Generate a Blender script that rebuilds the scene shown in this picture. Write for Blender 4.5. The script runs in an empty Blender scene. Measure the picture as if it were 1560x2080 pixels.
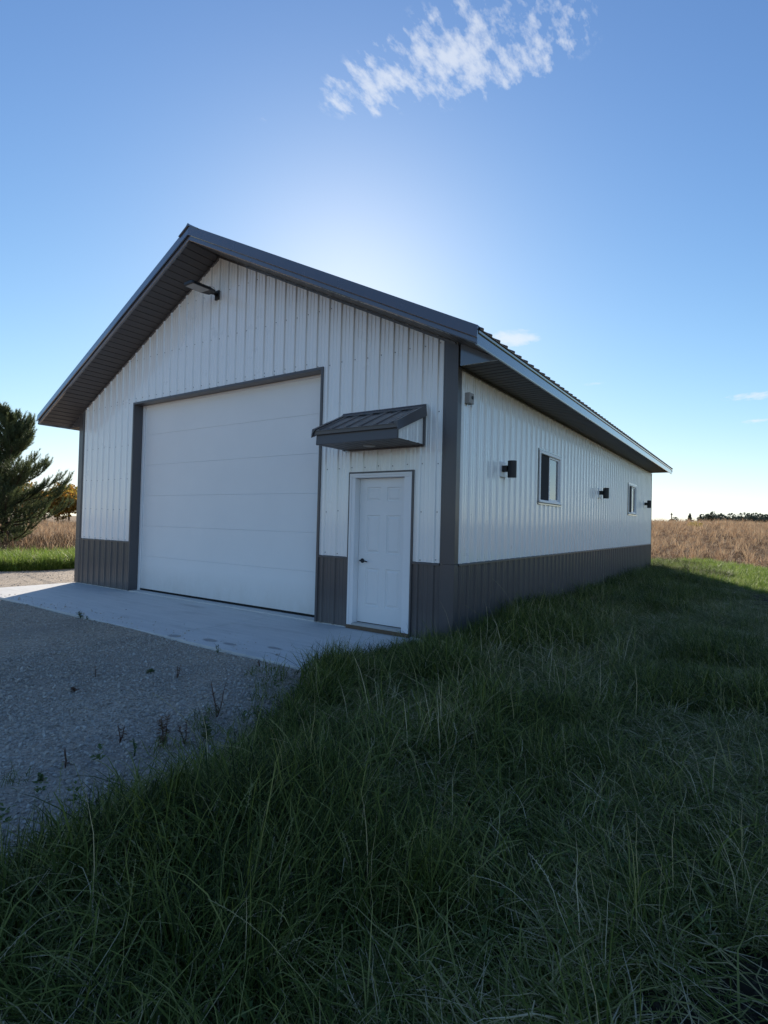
import bpy, bmesh, math, random
import numpy as np
from mathutils import Vector, Matrix

random.seed(7)
rng = np.random.default_rng(7)
scene = bpy.context.scene
COL = scene.collection
R = math.radians

# ------------------------------------------------------------------ camera
CX, CY, CZ = 3.18639, -6.16494, 1.50059
YAW, PITCH, ROLL, FPX = 0.60622, 0.02061, 0.02438, 1099.786
cam_d = bpy.data.cameras.new('camera')
cam = bpy.data.objects.new('camera', cam_d)
COL.objects.link(cam)
fwd = Vector((-math.sin(YAW), math.cos(YAW), 0)); rgt = Vector((math.cos(YAW), math.sin(YAW), 0)); upv = Vector((0, 0, 1))
f2 = fwd * math.cos(PITCH) + upv * math.sin(PITCH)
u2 = upv * math.cos(PITCH) - fwd * math.sin(PITCH)
r3 = rgt * math.cos(ROLL) + u2 * math.sin(ROLL)
u3 = u2 * math.cos(ROLL) - rgt * math.sin(ROLL)
m = Matrix.Identity(4)
for i in range(3):
    m[i][0] = r3[i]; m[i][1] = u3[i]; m[i][2] = -f2[i]
m[0][3], m[1][3], m[2][3] = CX, CY, CZ
cam.matrix_world = m
cam_d.sensor_fit = 'VERTICAL'
cam_d.sensor_height = 24.0
cam_d.sensor_width = 18.0
cam_d.lens = FPX / 2080.0 * 24.0
cam_d.clip_start = 0.05
cam_d.clip_end = 6000
scene.camera = cam

# ------------------------------------------------------------------ sky, sun, exposure
SUN_AZ, SUN_EL = R(-39.0), R(23.2)          # azimuth measured from +Y towards +X
SKY_STRENGTH, SUN_STRENGTH, EXPOSURE = 0.12, 4.5, 0.73
world = bpy.data.worlds.new('World')
scene.world = world
world.use_nodes = True
wn, wl = world.node_tree.nodes, world.node_tree.links
wn.clear()
w_out = wn.new('ShaderNodeOutputWorld'); w_bg = wn.new('ShaderNodeBackground')
sky = wn.new('ShaderNodeTexSky')
sky.sky_type = 'NISHITA'; sky.sun_disc = False
sky.sun_elevation = SUN_EL; sky.sun_rotation = SUN_AZ
sky.altitude = 300; sky.air_density = 1.0; sky.dust_density = 0.19; sky.ozone_density = 3.5
w_bg.inputs['Strength'].default_value = SKY_STRENGTH
wl.new(w_bg.outputs[0], w_out.inputs[0])


def wmath(op, a, b=None, c=None, clamp=False):
    n = wn.new('ShaderNodeMath'); n.operation = op; n.use_clamp = clamp
    for i, v in enumerate((a, b, c)):
        if v is None: continue
        if isinstance(v, (int, float)): n.inputs[i].default_value = v
        else: wl.new(v, n.inputs[i])
    return n.outputs[0]


# thin high clouds on a flat layer: direction -> (x/z, y/z)
w_tc = wn.new('ShaderNodeTexCoord'); w_sep = wn.new('ShaderNodeSeparateXYZ')
wl.new(w_tc.outputs['Generated'], w_sep.inputs[0])
w_z = wmath('MAXIMUM', w_sep.outputs[2], 0.02)
w_u = wmath('DIVIDE', w_sep.outputs[0], w_z); w_v = wmath('DIVIDE', w_sep.outputs[1], w_z)
w_c = wn.new('ShaderNodeCombineXYZ'); wl.new(w_u, w_c.inputs[0]); wl.new(w_v, w_c.inputs[1])


def wnoise(scale, sx, sy, rot, detail=6, rough=0.6, off=0.0):
    mp = wn.new('ShaderNodeMapping'); mp.inputs['Scale'].default_value = (sx, sy, 1)
    mp.inputs['Rotation'].default_value = (0, 0, rot); mp.inputs['Location'].default_value = (off, off * .7, off * .3)
    wl.new(w_c.outputs[0], mp.inputs[0])
    n = wn.new('ShaderNodeTexNoise'); n.inputs['Scale'].default_value = scale
    n.inputs['Detail'].default_value = detail; n.inputs['Roughness'].default_value = rough
    wl.new(mp.outputs[0], n.inputs[0])
    return n.outputs[0]


def blob(cu, cv, a, b, rot):
    du = wmath('SUBTRACT', w_u, cu); dv = wmath('SUBTRACT', w_v, cv)
    c, s = math.cos(rot), math.sin(rot)
    p = wmath('DIVIDE', wmath('ADD', wmath('MULTIPLY', du, c), wmath('MULTIPLY', dv, s)), a)
    q = wmath('DIVIDE', wmath('SUBTRACT', wmath('MULTIPLY', dv, c), wmath('MULTIPLY', du, s)), b)
    d = wmath('SQRT', wmath('ADD', wmath('MULTIPLY', p, p), wmath('MULTIPLY', q, q)))
    return wmath('SUBTRACT', 1.0, d)


def wmax(*a):
    r = a[0]
    for x in a[1:]: r = wmath('MAXIMUM', r, x)
    return r


n_big = wnoise(7.0, 1.0, 0.7, 0.1, 5, 0.6)
n_fine = wnoise(30.0, 1.0, 0.45, 0.12, 7, 0.60, 3.1)
big = wmax(blob(-.53, 1.015, .30, .15, 0.28), wmath('MULTIPLY', blob(-.72, .975, .17, .10, 0.1), .9), wmath('MULTIPLY', blob(-.30, 1.0, .075, .05, 0.3), .55))
small = wmax(wmath('MULTIPLY', blob(-1.09, 2.73, .16, .15, .5), 1.9), wmath('MULTIPLY', blob(-.02, 4.80, .24, .16, 0), 1.1), wmath('MULTIPLY', blob(0.0, 5.88, .16, .14, 0), .9),
             wmath('MULTIPLY', blob(-1.027, .903, .03, .02, .6), .45), wmath('MULTIPLY', blob(-.95, 3.88, .08, .05, 0), .5))
n_sm = wnoise(14.0, 1.0, 0.6, 0.3, 7, 0.65, 1.7)
f_big = wmath('ADD', wmath('ADD', wmath('MULTIPLY', big, 0.85), -.20), wmath('ADD', wmath('MULTIPLY', wmath('SUBTRACT', n_fine, .5), 3.4), wmath('MULTIPLY', wmath('SUBTRACT', n_big, .5), 1.5)))
f_big = wmath('MULTIPLY', f_big, wmath('MULTIPLY', big, 6.0, clamp=True))
f_small = wmath('MULTIPLY', wmath('ADD', wmath('MULTIPLY', small, .6), wmath('MULTIPLY', wmath('SUBTRACT', n_sm, .5), 2.2)), wmath('MULTIPLY', small, 5.0, clamp=True))
cf = wmath('MULTIPLY', wmath('MAXIMUM', f_big, f_small), 0.85, clamp=True)
cf = wmath('MULTIPLY', wmath('SMOOTH_MIN', cf, 0.66, 0.4), wmath('GREATER_THAN', w_sep.outputs[2], 0.05))
w_mix = wn.new('ShaderNodeMix'); w_mix.data_type = 'RGBA'
w_hs = wn.new('ShaderNodeHueSaturation'); w_hs.inputs['Saturation'].default_value = 1.04; w_hs.inputs['Hue'].default_value = 0.502; w_hs.inputs['Value'].default_value = 1 / 5.0
w_gm = wn.new('ShaderNodeGamma'); w_gm.inputs[1].default_value = 1.16
w_vs = wn.new('ShaderNodeVectorMath'); w_vs.operation = 'SCALE'; w_vs.inputs['Scale'].default_value = 5.0
wl.new(sky.outputs[0], w_hs.inputs['Color']); wl.new(w_hs.outputs[0], w_gm.inputs[0]); wl.new(w_gm.outputs[0], w_vs.inputs[0])
w_ss = wn.new('ShaderNodeSeparateXYZ'); w_sc = wn.new('ShaderNodeCombineXYZ'); wl.new(w_vs.outputs[0], w_ss.inputs[0])
for i_ in range(3):
    q_ = wmath('DIVIDE', w_ss.outputs[i_], 7.5)
    wl.new(wmath('DIVIDE', w_ss.outputs[i_], wmath('SQRT', wmath('ADD', 1.0, wmath('MULTIPLY', q_, q_)))), w_sc.inputs[i_])
wl.new(cf, w_mix.inputs[0]); wl.new(w_sc.outputs[0], w_mix.inputs[6]); w_mix.inputs[7].default_value = (4.5, 4.7, 5.0, 1)
wl.new(w_mix.outputs[2], w_bg.inputs[0])

sun_d = bpy.data.lights.new('sun', 'SUN'); sun_d.energy = SUN_STRENGTH; sun_d.angle = R(0.5); sun_d.color = (1, .90, .76)
sun = bpy.data.objects.new('sun', sun_d); COL.objects.link(sun)
sdir = Vector((math.sin(SUN_AZ) * math.cos(SUN_EL), math.cos(SUN_AZ) * math.cos(SUN_EL), math.sin(SUN_EL)))
sun.rotation_euler = sdir.to_track_quat('Z', 'Y').to_euler()
scene.view_settings.view_transform = 'Standard'; scene.view_settings.look = 'None'
scene.view_settings.exposure = EXPOSURE; scene.view_settings.gamma = 1; scene.view_settings.use_curve_mapping = False
scene.cycles.max_bounces = 6; scene.cycles.diffuse_bounces = 3; scene.cycles.glossy_bounces = 3
scene.cycles.transmission_bounces = 4; scene.cycles.transparent_max_bounces = 8
scene.cycles.use_denoising = True

# ------------------------------------------------------------------ helpers
def tag(o, label=None, cat=None, group=None, kind=None):
    if label: o['label'] = label
    if cat: o['category'] = cat
    if group: o['group'] = group
    if kind: o['kind'] = kind
    return o


def empty(name, loc, rz=0.0):
    o = bpy.data.objects.new(name, None); COL.objects.link(o)
    o.location = loc; o.rotation_euler = (0, 0, rz); o.empty_display_size = .2
    return o


def link(name, me, parent=None):
    o = bpy.data.objects.new(name, me); COL.objects.link(o)
    if parent: o.parent = parent
    return o


class MB:
    """collects simple shapes into one mesh"""
    def __init__(s): s.v = []; s.f = []
    def poly(s, pts):
        i = len(s.v); s.v += [tuple(p) for p in pts]; s.f.append(tuple(range(i, i + len(pts))))
    def box(s, x0, x1, y0, y1, z0, z1):
        i = len(s.v)
        s.v += [(x0, y0, z0), (x1, y0, z0), (x1, y1, z0), (x0, y1, z0), (x0, y0, z1), (x1, y0, z1), (x1, y1, z1), (x0, y1, z1)]
        s.f += [tuple(i + k for k in f) for f in ((0, 3, 2, 1), (4, 5, 6, 7), (0, 1, 5, 4), (1, 2, 6, 5), (2, 3, 7, 6), (3, 0, 4, 7))]
        return s
    def extrude(s, pa, pb, caps=(True, True)):
        n = len(pa); i = len(s.v); s.v += [tuple(p) for p in pa] + [tuple(p) for p in pb]
        for k in range(n): s.f.append((i + k, i + (k + 1) % n, i + n + (k + 1) % n, i + n + k))
        if caps[0]: s.f.append(tuple(i + k for k in reversed(range(n))))
        if caps[1]: s.f.append(tuple(i + n + k for k in range(n)))
        return s
    def tube(s, pts, rad, n=8, caps=True):
        pts = [Vector(p) for p in pts]
        if not hasattr(rad, '__len__'): rad = [rad] * len(pts)
        i = len(s.v); t0 = None
        for k, p in enumerate(pts):
            t = (pts[min(k + 1, len(pts) - 1)] - pts[max(k - 1, 0)]).normalized()
            a = t.cross(Vector((0, 0, 1)) if abs(t.z) < .9 else Vector((1, 0, 0))).normalized(); b = t.cross(a)
            if t0 is not None and a.dot(t0) < 0: a = -a; b = -b
            t0 = a
            for j in range(n):
                an = 2 * math.pi * j / n
                s.v.append(tuple(p + (a * math.cos(an) + b * math.sin(an)) * rad[k]))
        for k in range(len(pts) - 1):
            for j in range(n):
                s.f.append((i + k * n + j, i + k * n + (j + 1) % n, i + (k + 1) * n + (j + 1) % n, i + (k + 1) * n + j))
        if caps:
            s.f.append(tuple(i + j for j in reversed(range(n)))); e = i + (len(pts) - 1) * n
            s.f.append(tuple(e + j for j in range(n)))
        return s
    def mesh(s, name, mat, smooth=False, fix=True):
        me = bpy.data.meshes.new(name); me.from_pydata(s.v, [], s.f)
        if fix:
            bm = bmesh.new(); bm.from_mesh(me); bmesh.ops.recalc_face_normals(bm, faces=bm.faces); bm.to_mesh(me); bm.free()
        if mat: me.materials.append(mat)
        if smooth:
            for p in me.polygons: p.use_smooth = True
        return me
    def build(s, name, mat, parent=None, bevel=0, smooth=False, fix=True):
        o = link(name, s.mesh(name, mat, smooth, fix), parent)
        if bevel:
            b = o.modifiers.new('bevel', 'BEVEL'); b.width = bevel; b.segments = 2; b.limit_method = 'ANGLE'; b.angle_limit = R(40)
        return o


def np_mesh(name, verts, faces, mat=None, attrs=None, smooth=False):
    """verts (N,3), faces (M,k) numpy; attrs: {name: per-vertex float array}"""
    me = bpy.data.meshes.new(name)
    k = faces.shape[1]
    me.vertices.add(len(verts)); me.vertices.foreach_set('co', np.ascontiguousarray(verts, np.float32).ravel())
    me.loops.add(faces.size); me.loops.foreach_set('vertex_index', np.ascontiguousarray(faces, np.int32).ravel())
    me.polygons.add(len(faces)); me.polygons.foreach_set('loop_start', np.arange(0, faces.size, k, dtype=np.int32))
    me.polygons.foreach_set('loop_total', np.full(len(faces), k, np.int32))
    if smooth: me.polygons.foreach_set('use_smooth', np.ones(len(faces), bool))
    me.update(calc_edges=True)
    for n, a in (attrs or {}).items():
        at = me.attributes.new(n, 'FLOAT', 'POINT'); at.data.foreach_set('value', np.ascontiguousarray(a, np.float32))
    if mat: me.materials.append(mat)
    return me


# ------------------------------------------------------------------ materials
class NT:
    def __init__(s, name):
        s.m = bpy.data.materials.new(name); s.m.use_nodes = True
        s.n, s.l = s.m.node_tree.nodes, s.m.node_tree.links
        s.n.clear(); s.out = s.n.new('ShaderNodeOutputMaterial')
    def new(s, t, **kw):
        n = s.n.new(t)
        for k, v in kw.items(): setattr(n, k, v)
        return n
    def set(s, sock, v):
        if hasattr(v, 'is_output'): s.l.new(v, sock)
        else: sock.default_value = v
    def math(s, op, a, b=0.0, clamp=False):
        n = s.new('ShaderNodeMath', operation=op, use_clamp=clamp); s.set(n.inputs[0], a); s.set(n.inputs[1], b); return n.outputs[0]
    def noise(s, scale, detail=4, rough=.55, vec=None, sc=None, loc=None):
        if vec is None: vec = s.new('ShaderNodeTexCoord').outputs['Object']
        if sc or loc:
            mp = s.new('ShaderNodeMapping'); s.l.new(vec, mp.inputs[0])
            if sc: mp.inputs['Scale'].default_value = sc
            if loc: mp.inputs['Location'].default_value = loc
            vec = mp.outputs[0]
        n = s.new('ShaderNodeTexNoise'); s.l.new(vec, n.inputs['Vector'])
        n.inputs['Scale'].default_value = scale; n.inputs['Detail'].default_value = detail; n.inputs['Roughness'].default_value = rough
        return n.outputs['Fac']
    def ramp(s, fac, stops, interp='LINEAR'):
        n = s.new('ShaderNodeValToRGB'); n.color_ramp.interpolation = interp; e = n.color_ramp.elements
        while len(e) < len(stops): e.new(.5)
        for el, (p, c) in zip(e, stops): el.position = p; el.color = (*c, 1) if len(c) == 3 else c
        s.l.new(fac, n.inputs[0]); return n.outputs[0]
    def mix(s, fac, a, b, blend='MIX'):
        n = s.new('ShaderNodeMix', data_type='RGBA', blend_type=blend)
        s.set(n.inputs[0], fac); s.set(n.inputs[6], a if hasattr(a, 'is_output') else (*a, 1)); s.set(n.inputs[7], b if hasattr(b, 'is_output') else (*b, 1))
        return n.outputs[2]
    def bump(s, h, strength=.3, dist=.01):
        n = s.new('ShaderNodeBump'); n.inputs['Strength'].default_value = strength; n.inputs['Distance'].default_value = dist
        s.l.new(h, n.inputs['Height']); return n.outputs[0]
    def bsdf(s, col, rough=.5, spec=.5, metal=0.0, normal=None, coat=0.0, cior=1.55):
        n = s.new('ShaderNodeBsdfPrincipled')
        s.set(n.inputs['Base Color'], col if hasattr(col, 'is_output') else (*col, 1)); s.set(n.inputs['Roughness'], rough)
        s.set(n.inputs['Specular IOR Level'], spec); n.inputs['Metallic'].default_value = metal
        n.inputs['Coat Weight'].default_value = coat; n.inputs['Coat Roughness'].default_value = .10; n.inputs['Coat IOR'].default_value = cior
        if normal: s.l.new(normal, n.inputs['Normal'])
        return n
    def done(s, sh):
        s.l.new(sh if hasattr(sh, 'is_output') else sh.outputs[0], s.out.inputs[0]); return s.m


def paint(name, col, rough=.4, spec=.5, var=.06, scale=3.0, bump=0.02, streak=True, coat=0.0, dirt=0.0, cior=1.55):
    t = NT(name)
    a = t.noise(scale, 5, .6)
    b = t.noise(scale * 4, 3, .5, sc=(3.0, 3.0, .12)) if streak else t.noise(scale * 6, 4)
    f = t.math('ADD', t.math('MULTIPLY', t.math('SUBTRACT', a, .5), var * 2), t.math('MULTIPLY', t.math('SUBTRACT', b, .5), var * 1.2))
    c = t.mix(1.0, tuple(col), t.new('ShaderNodeCombineColor').outputs[0], 'MULTIPLY')
    cc = [n for n in t.n if n.type == 'COMBINE_COLOR'][0]
    v = t.math('ADD', f, 1.0)
    for i in range(3): t.l.new(v, cc.inputs[i])
    if dirt:                       # rain splash and dust along the bottom edge
        oz = t.new('ShaderNodeSeparateXYZ'); t.l.new(t.new('ShaderNodeTexCoord').outputs['Object'], oz.inputs[0])
        dd = t.math('SUBTRACT', 1.0, t.math('DIVIDE', oz.outputs[2], .42), True)
        dd = t.math('MULTIPLY', t.math('MULTIPLY', dd, t.noise(7, 5, .7)), dirt, True)
        c = t.mix(dd, c, (.33, .30, .26))
    r = t.math('ADD', t.math('MULTIPLY', t.math('SUBTRACT', a, .5), .18), rough)
    nb = t.bump(t.noise(1.6, 3, .5, sc=(1.6, 1.6, .5)), bump * 4, .02) if bump else None
    return t.done(t.bsdf(c, r, spec, normal=nb, coat=coat, cior=cior))


M_WHITE = paint('white_painted_steel', (.88, .88, .88), .30, .5, .012, bump=.002, coat=1.0)
M_DARK = paint('charcoal_painted_steel', (.090, .083, .088), .36, .5, .06, bump=.004, coat=.15, dirt=.35)
M_TRIM = paint('charcoal_trim_steel', (.088, .084, .092), .25, .6, .06, bump=.002, coat=1.0, cior=1.9)
M_MATTE = paint('charcoal_matte_trim', (.085, .080, .086), .38, .5, .06, bump=.002, coat=.12)
M_SOFFIT = paint('charcoal_soffit_steel', (.092, .085, .086), .5, .4, .10, bump=.01)
t = NT('white_door_section')
oc = t.new('ShaderNodeTexCoord').outputs['Object']
ns = t.noise(1.2, 5, .6, oc); nk = t.noise(55, 3, .6, oc, (1, 1, 2.2))
oz = t.new('ShaderNodeSeparateXYZ'); t.l.new(oc, oz.inputs[0])
dd = t.math('MULTIPLY', t.math('SUBTRACT', 1.0, t.math('DIVIDE', oz.outputs[2], .55), True), t.math('MULTIPLY', t.noise(5, 6, .7, oc, (1, 1, .5)), .75), True)
c = t.mix(dd, t.ramp(ns, [(.3, (.84, .845, .85)), (.7, (.87, .875, .88))]), (.50, .46, .40))
M_SECTION = t.done(t.bsdf(c, .5, .4, normal=t.bump(nk, .28, .004)))
M_DOOR = paint('white_door_paint', (.83, .83, .84), .38, .5, .02, 2.0, .004, False)
M_PVC = paint('white_vinyl', (.84, .84, .86), .35, .5, .02, 4.0, 0, False)
M_BLACK = paint('black_powder_coat', (.012, .012, .014), .5, .5, .1, 6, 0, False)
M_RUBBER = paint('black_rubber', (.02, .02, .02), .8, .2, .1, 6, 0, False)
M_ALU = paint('aluminium', (.45, .44, .42), .45, .5, .1, 6, 0, False)
M_WOOD = paint('weathered_wood', (.16, .11, .075), .8, .2, .25, 5, .02, False)
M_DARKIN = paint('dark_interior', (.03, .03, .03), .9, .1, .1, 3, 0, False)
M_SCREW = paint('grey_screw', (.20, .20, .21), .5, .5, .1, 6, 0, False)
M_LENS = paint('frosted_lens', (.36, .34, .31), .35, .5, .05, 6, 0, False)
M_SCREEN = paint('insect_screen', (.035, .035, .04), .8, .2, .2, 30, 0, False)

t = NT('window_glass')
fr = t.new('ShaderNodeFresnel'); fr.inputs['IOR'].default_value = 4.0
gl = t.new('ShaderNodeBsdfGlossy'); gl.inputs['Roughness'].default_value = .01; gl.inputs['Color'].default_value = (.95, .97, 1, 1)
tr = t.new('ShaderNodeBsdfTransparent'); tr.inputs['Color'].default_value = (.75, .8, .8, 1)
mx = t.new('ShaderNodeMixShader'); t.l.new(fr.outputs[0], mx.inputs[0]); t.l.new(tr.outputs[0], mx.inputs[1]); t.l.new(gl.outputs[0], mx.inputs[2])
M_GLASS = t.done(mx)

t = NT('concrete')
oc = t.new('ShaderNodeTexCoord').outputs['Object']
n1 = t.noise(.9, 6, .6, oc); n2 = t.noise(2.0, 5, .6, oc, (.5, 5.0, 1)); n3 = t.noise(45, 4, .6, oc)
c = t.ramp(n1, [(.25, (.62, .615, .60)), (.55, (.70, .69, .67)), (.8, (.75, .74, .715))])
c = t.mix(t.math('MULTIPLY', t.math('GREATER_THAN', n2, .0), .55), c, t.ramp(n2, [(.35, (.56, .56, .545)), (.65, (.72, .71, .69))]))
c = t.mix(.25, c, t.ramp(n3, [(.3, (.46, .46, .46)), (.7, (.68, .68, .67))]))
sp = t.new('ShaderNodeSeparateXYZ'); t.l.new(oc, sp.inputs[0])
wob = t.math('MULTIPLY', t.math('SUBTRACT', t.noise(9, 3, .6, oc), .5), .9)
st = None
for (sx, sy, a, b) in ((-2.98, -1.93, .13, .07), (-2.446, -1.795, .15, .07), (-2.087, -1.776, .12, .05), (-1.531, -1.57, .13, .05), (-4.9, -.30, .5, .10)):
    d = t.math('SQRT', t.math('ADD', t.math('POWER', t.math('DIVIDE', t.math('SUBTRACT', sp.outputs[0], sx), a), 2.0), t.math('POWER', t.math('DIVIDE', t.math('SUBTRACT', sp.outputs[1], sy), b), 2.0)))
    k = t.math('MULTIPLY', t.math('SUBTRACT', 1.05, t.math('ADD', d, wob)), 3.0 if a < .3 else .6, True)
    st = k if st is None else t.math('MAXIMUM', st, k)
c = t.mix(t.math('MULTIPLY', t.math('SUBTRACT', t.noise(1.7, 7, .7, oc, (.5, 1.6, 1), (3, 1, 0)), .52, True), 2.4, True), c, (.42, .415, .40))
c = t.mix(t.math('MULTIPLY', st, .8), c, (.27, .265, .26))
M_CONC = t.done(t.bsdf(c, .75, .35, normal=t.bump(n3, .25, .004)))

t = NT('gravel')
oc = t.new('ShaderNodeTexCoord').outputs['Object']
vo = t.new('ShaderNodeTexVoronoi'); vo.inputs['Scale'].default_value = 48; t.l.new(oc, vo.inputs['Vector'])
vo2 = t.new('ShaderNodeTexVoronoi'); vo2.inputs['Scale'].default_value = 110; t.l.new(oc, vo2.inputs['Vector'])
sep = t.new('ShaderNodeSeparateColor'); t.l.new(vo.outputs['Color'], sep.inputs[0])
c = t.ramp(sep.outputs[0], [(0, (.23, .185, .145)), (.5, (.45, .38, .31)), (1, (.64, .56, .47))])
c = t.mix(t.math('MULTIPLY', t.noise(1.3, 5, .6, oc), .75), c, (.47, .38, .29))
gs = t.new('ShaderNodeSeparateXYZ'); t.l.new(oc, gs.inputs[0])
trk = t.math('SINE', t.math('ADD', t.math('MULTIPLY', gs.outputs[0], 2.6), t.math('MULTIPLY', t.noise(.7, 3, .5, oc), 3.0)))
trk = t.math('MULTIPLY', t.math('MULTIPLY', t.math('ADD', trk, .2), .8, True), t.noise(2.2, 5, .65, oc))
c = t.mix(trk, c, (.33, .285, .24))
c = t.mix(t.math('MULTIPLY', t.math('SUBTRACT', t.noise(.8, 6, .7, oc, None, (5, 2, 0)), .5, True), 2.0, True), c, (.20, .17, .14))
hh = t.math('ADD', t.math('SUBTRACT', 1.0, vo.outputs['Distance']), t.math('MULTIPLY', t.math('SUBTRACT', 1.0, vo2.outputs['Distance']), .5))
M_GRAVEL = t.done(t.bsdf(c, .9, .2, normal=t.bump(hh, .8, .016)))

t = NT('gravel_stone')
ri = t.new('ShaderNodeObjectInfo').outputs['Random']
c = t.ramp(ri, [(0, (.22, .18, .145)), (.35, (.42, .36, .30)), (.6, (.52, .45, .37)), (.85, (.50, .38, .28)), (1, (.66, .61, .54))])
c = t.mix(.35, c, t.ramp(t.noise(60, 4), [(.3, (.28, .27, .26)), (.7, (.60, .58, .55))]))
M_STONE = t.done(t.bsdf(c, .85, .25))

t = NT('lawn_soil')
oc = t.new('ShaderNodeTexCoord').outputs['Object']
c = t.ramp(t.noise(2.5, 6, .65, oc), [(.3, (.020, .017, .011)), (.7, (.045, .036, .024))])
c = t.mix(t.math('MULTIPLY', t.math('GREATER_THAN', t.noise(38, 3, .5, oc), .60), .5), c, (.10, .085, .06))
M_SOIL = t.done(t.bsdf(c, .95, .1, normal=t.bump(t.noise(30, 6, .6, oc), .8, .03)))

t = NT('field_soil')
oc = t.new('ShaderNodeTexCoord').outputs['Object']
c = t.ramp(t.noise(.05, 6, .65, oc), [(.35, (.24, .16, .10)), (.5, (.32, .22, .14)), (.65, (.28, .22, .12))])
c = t.mix(.4, c, t.ramp(t.noise(4, 5, .6, oc), [(.3, (.14, .10, .06)), (.7, (.38, .28, .18))]))
M_FIELD = t.done(t.bsdf(c, .95, .1, normal=t.bump(t.noise(6, 5, .6, oc), .8, .1)))


def blade_mat(name, stops, rough=.5, transl=.35, patch=None, spec=.35):
    """stops over the per-blade attribute 'tint'; patch noise shifts hue over the ground"""
    t = NT(name)
    at = t.new('ShaderNodeAttribute', attribute_name='tint').outputs['Fac']
    ri = t.new('ShaderNodeObjectInfo').outputs['Random']
    pos = t.new('ShaderNodeNewGeometry').outputs['Position']
    f = t.math('ADD', at, t.math('MULTIPLY', t.math('SUBTRACT', ri, .5), .22))
    f = t.math('ADD', f, t.math('MULTIPLY', t.math('SUBTRACT', t.noise(.9, 4, .6, pos), .5), patch or .3), True)
    c = t.ramp(f, stops)
    b = t.bsdf(c, rough, spec)
    tl = t.new('ShaderNodeBsdfTranslucent'); t.l.new(c, tl.inputs[0])
    mx = t.new('ShaderNodeMixShader'); mx.inputs[0].default_value = transl
    t.l.new(b.outputs[0], mx.inputs[1]); t.l.new(tl.outputs[0], mx.inputs[2])
    return t.done(mx)


M_GRASS = blade_mat('grass_blade', [(0, (.018, .030, .005)), (.25, (.078, .108, .018)), (.55, (.165, .192, .040)), (.76, (.27, .27, .095)), (.89, (.44, .36, .19)), (1, (.60, .51, .33))], .5, .26, .50, .17)
M_LIT = blade_mat('bright_grass_blade', [(0, (.10, .17, .025)), (.5, (.22, .31, .06)), (1, (.40, .42, .14))], .5, .5, .3)  # brighter copy of the grass colours, sunlight put in for tufts outside the shadow
M_DRY = blade_mat('dry_field_blade', [(0, (.12, .07, .045)), (.3, (.27, .165, .105)), (.55, (.43, .28, .18)), (.8, (.53, .385, .22)), (1, (.68, .54, .36))], .7, .25, .5, .2)
M_PALE = blade_mat('pale_field_grass', [(0, (.28, .16, .09)), (.5, (.46, .31, .19)), (1, (.58, .44, .28))], .7, .4, .4, .2)
M_WEED = blade_mat('weed_leaf', [(0, (.055, .10, .02)), (1, (.14, .19, .05))], .5, .3, .2)
M_DOCK = blade_mat('dried_weed', [(0, (.11, .055, .035)), (.6, (.20, .115, .07)), (1, (.32, .23, .14))], .8, .15, .3)
M_NEEDLE = blade_mat('pine_needle', [(0, (.055, .075, .038)), (.5, (.120, .150, .066)), (1, (.25, .26, .11))], .5, .42, .2)
M_BARK = paint('pine_bark', (.075, .050, .038), .95, .1, .35, 8, .06, False)

# ------------------------------------------------------------------ terrain, drive, apron
def smooth(a, b, x):
    q = np.clip((x - a) / (b - a), 0, 1); return q * q * (3 - 2 * q)


def T(x, y):
    x = np.asarray(x, float); y = np.asarray(y, float)
    east = smooth(-75, -32, x)
    h = 2.35 * smooth(20, 118, y) * east - 6.0 * smooth(150, 330, y) * east - .16 * smooth(5, 14, y) * smooth(1.5, 4, x)
    far = smooth(14, 30, np.hypot(x + 4, y - 5))
    h = h + far * (0.10 * np.sin(x * .21 + y * .13) + .07 * np.sin(x * .09 - y * .31 + 1))
    return h


def grid_mesh(name, xs, ys, mat, dz):
    X, Y = np.meshgrid(xs, ys); V = np.stack([X, Y, T(X, Y) + dz], -1).reshape(-1, 3)
    nx, ny = len(xs), len(ys); i = (np.arange(ny - 1)[:, None] * nx + np.arange(nx - 1)[None]).ravel()
    F = np.stack([i, i + 1, i + nx + 1, i + nx], 1)
    return np_mesh(name, V, F, mat, smooth=True)


far_x = np.concatenate([-np.geomspace(3000, 30, 40), np.arange(-28, 40, 2.0), np.geomspace(41, 3000, 40)])
far_y = np.concatenate([-np.geomspace(3000, 30, 36), np.arange(-28, 150, 2.0), np.geomspace(152, 3000, 44)])
tag(link('ground', grid_mesh('ground', far_x, far_y, M_FIELD, -.06)), 'brown dry field rising gently behind the shed', 'field', kind='structure')


def lawn_edge(y):     # x where the lawn begins
    y = np.asarray(y, float)
    return np.interp(y, [-14, -6, -4.6, -3.8, -3.1, -2.4, -2.0, -1.2, -0.6, 0.0, 0.3, 15.0, 15.3, 18, 30], [.6, .62, .55, .38, .16, -.22, -.47, -.42, -.30, -.15, .02, .02, -6, -12, -16])


ly = np.concatenate([np.arange(-14, 24.01, .4)]); rows = []
for y in ly:
    x0 = float(lawn_edge(y)) - .04
    rows.append([(x, y, float(T(x, y)) - .01 + .03 * math.sin(x * 1.7 + y * .9) * min(1, max(0, x - 1))) for x in np.linspace(x0, 15, 26)])
V = np.array(rows).reshape(-1, 3); nx = 26; i = (np.arange(len(ly) - 1)[:, None] * nx + np.arange(nx - 1)[None]).ravel()
tag(link('lawn', np_mesh('lawn', V, np.stack([i, i + 1, i + nx + 1, i + nx], 1), M_SOIL, smooth=True)), 'dark soil of the overgrown lawn beside the shed', 'lawn', kind='structure')

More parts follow.
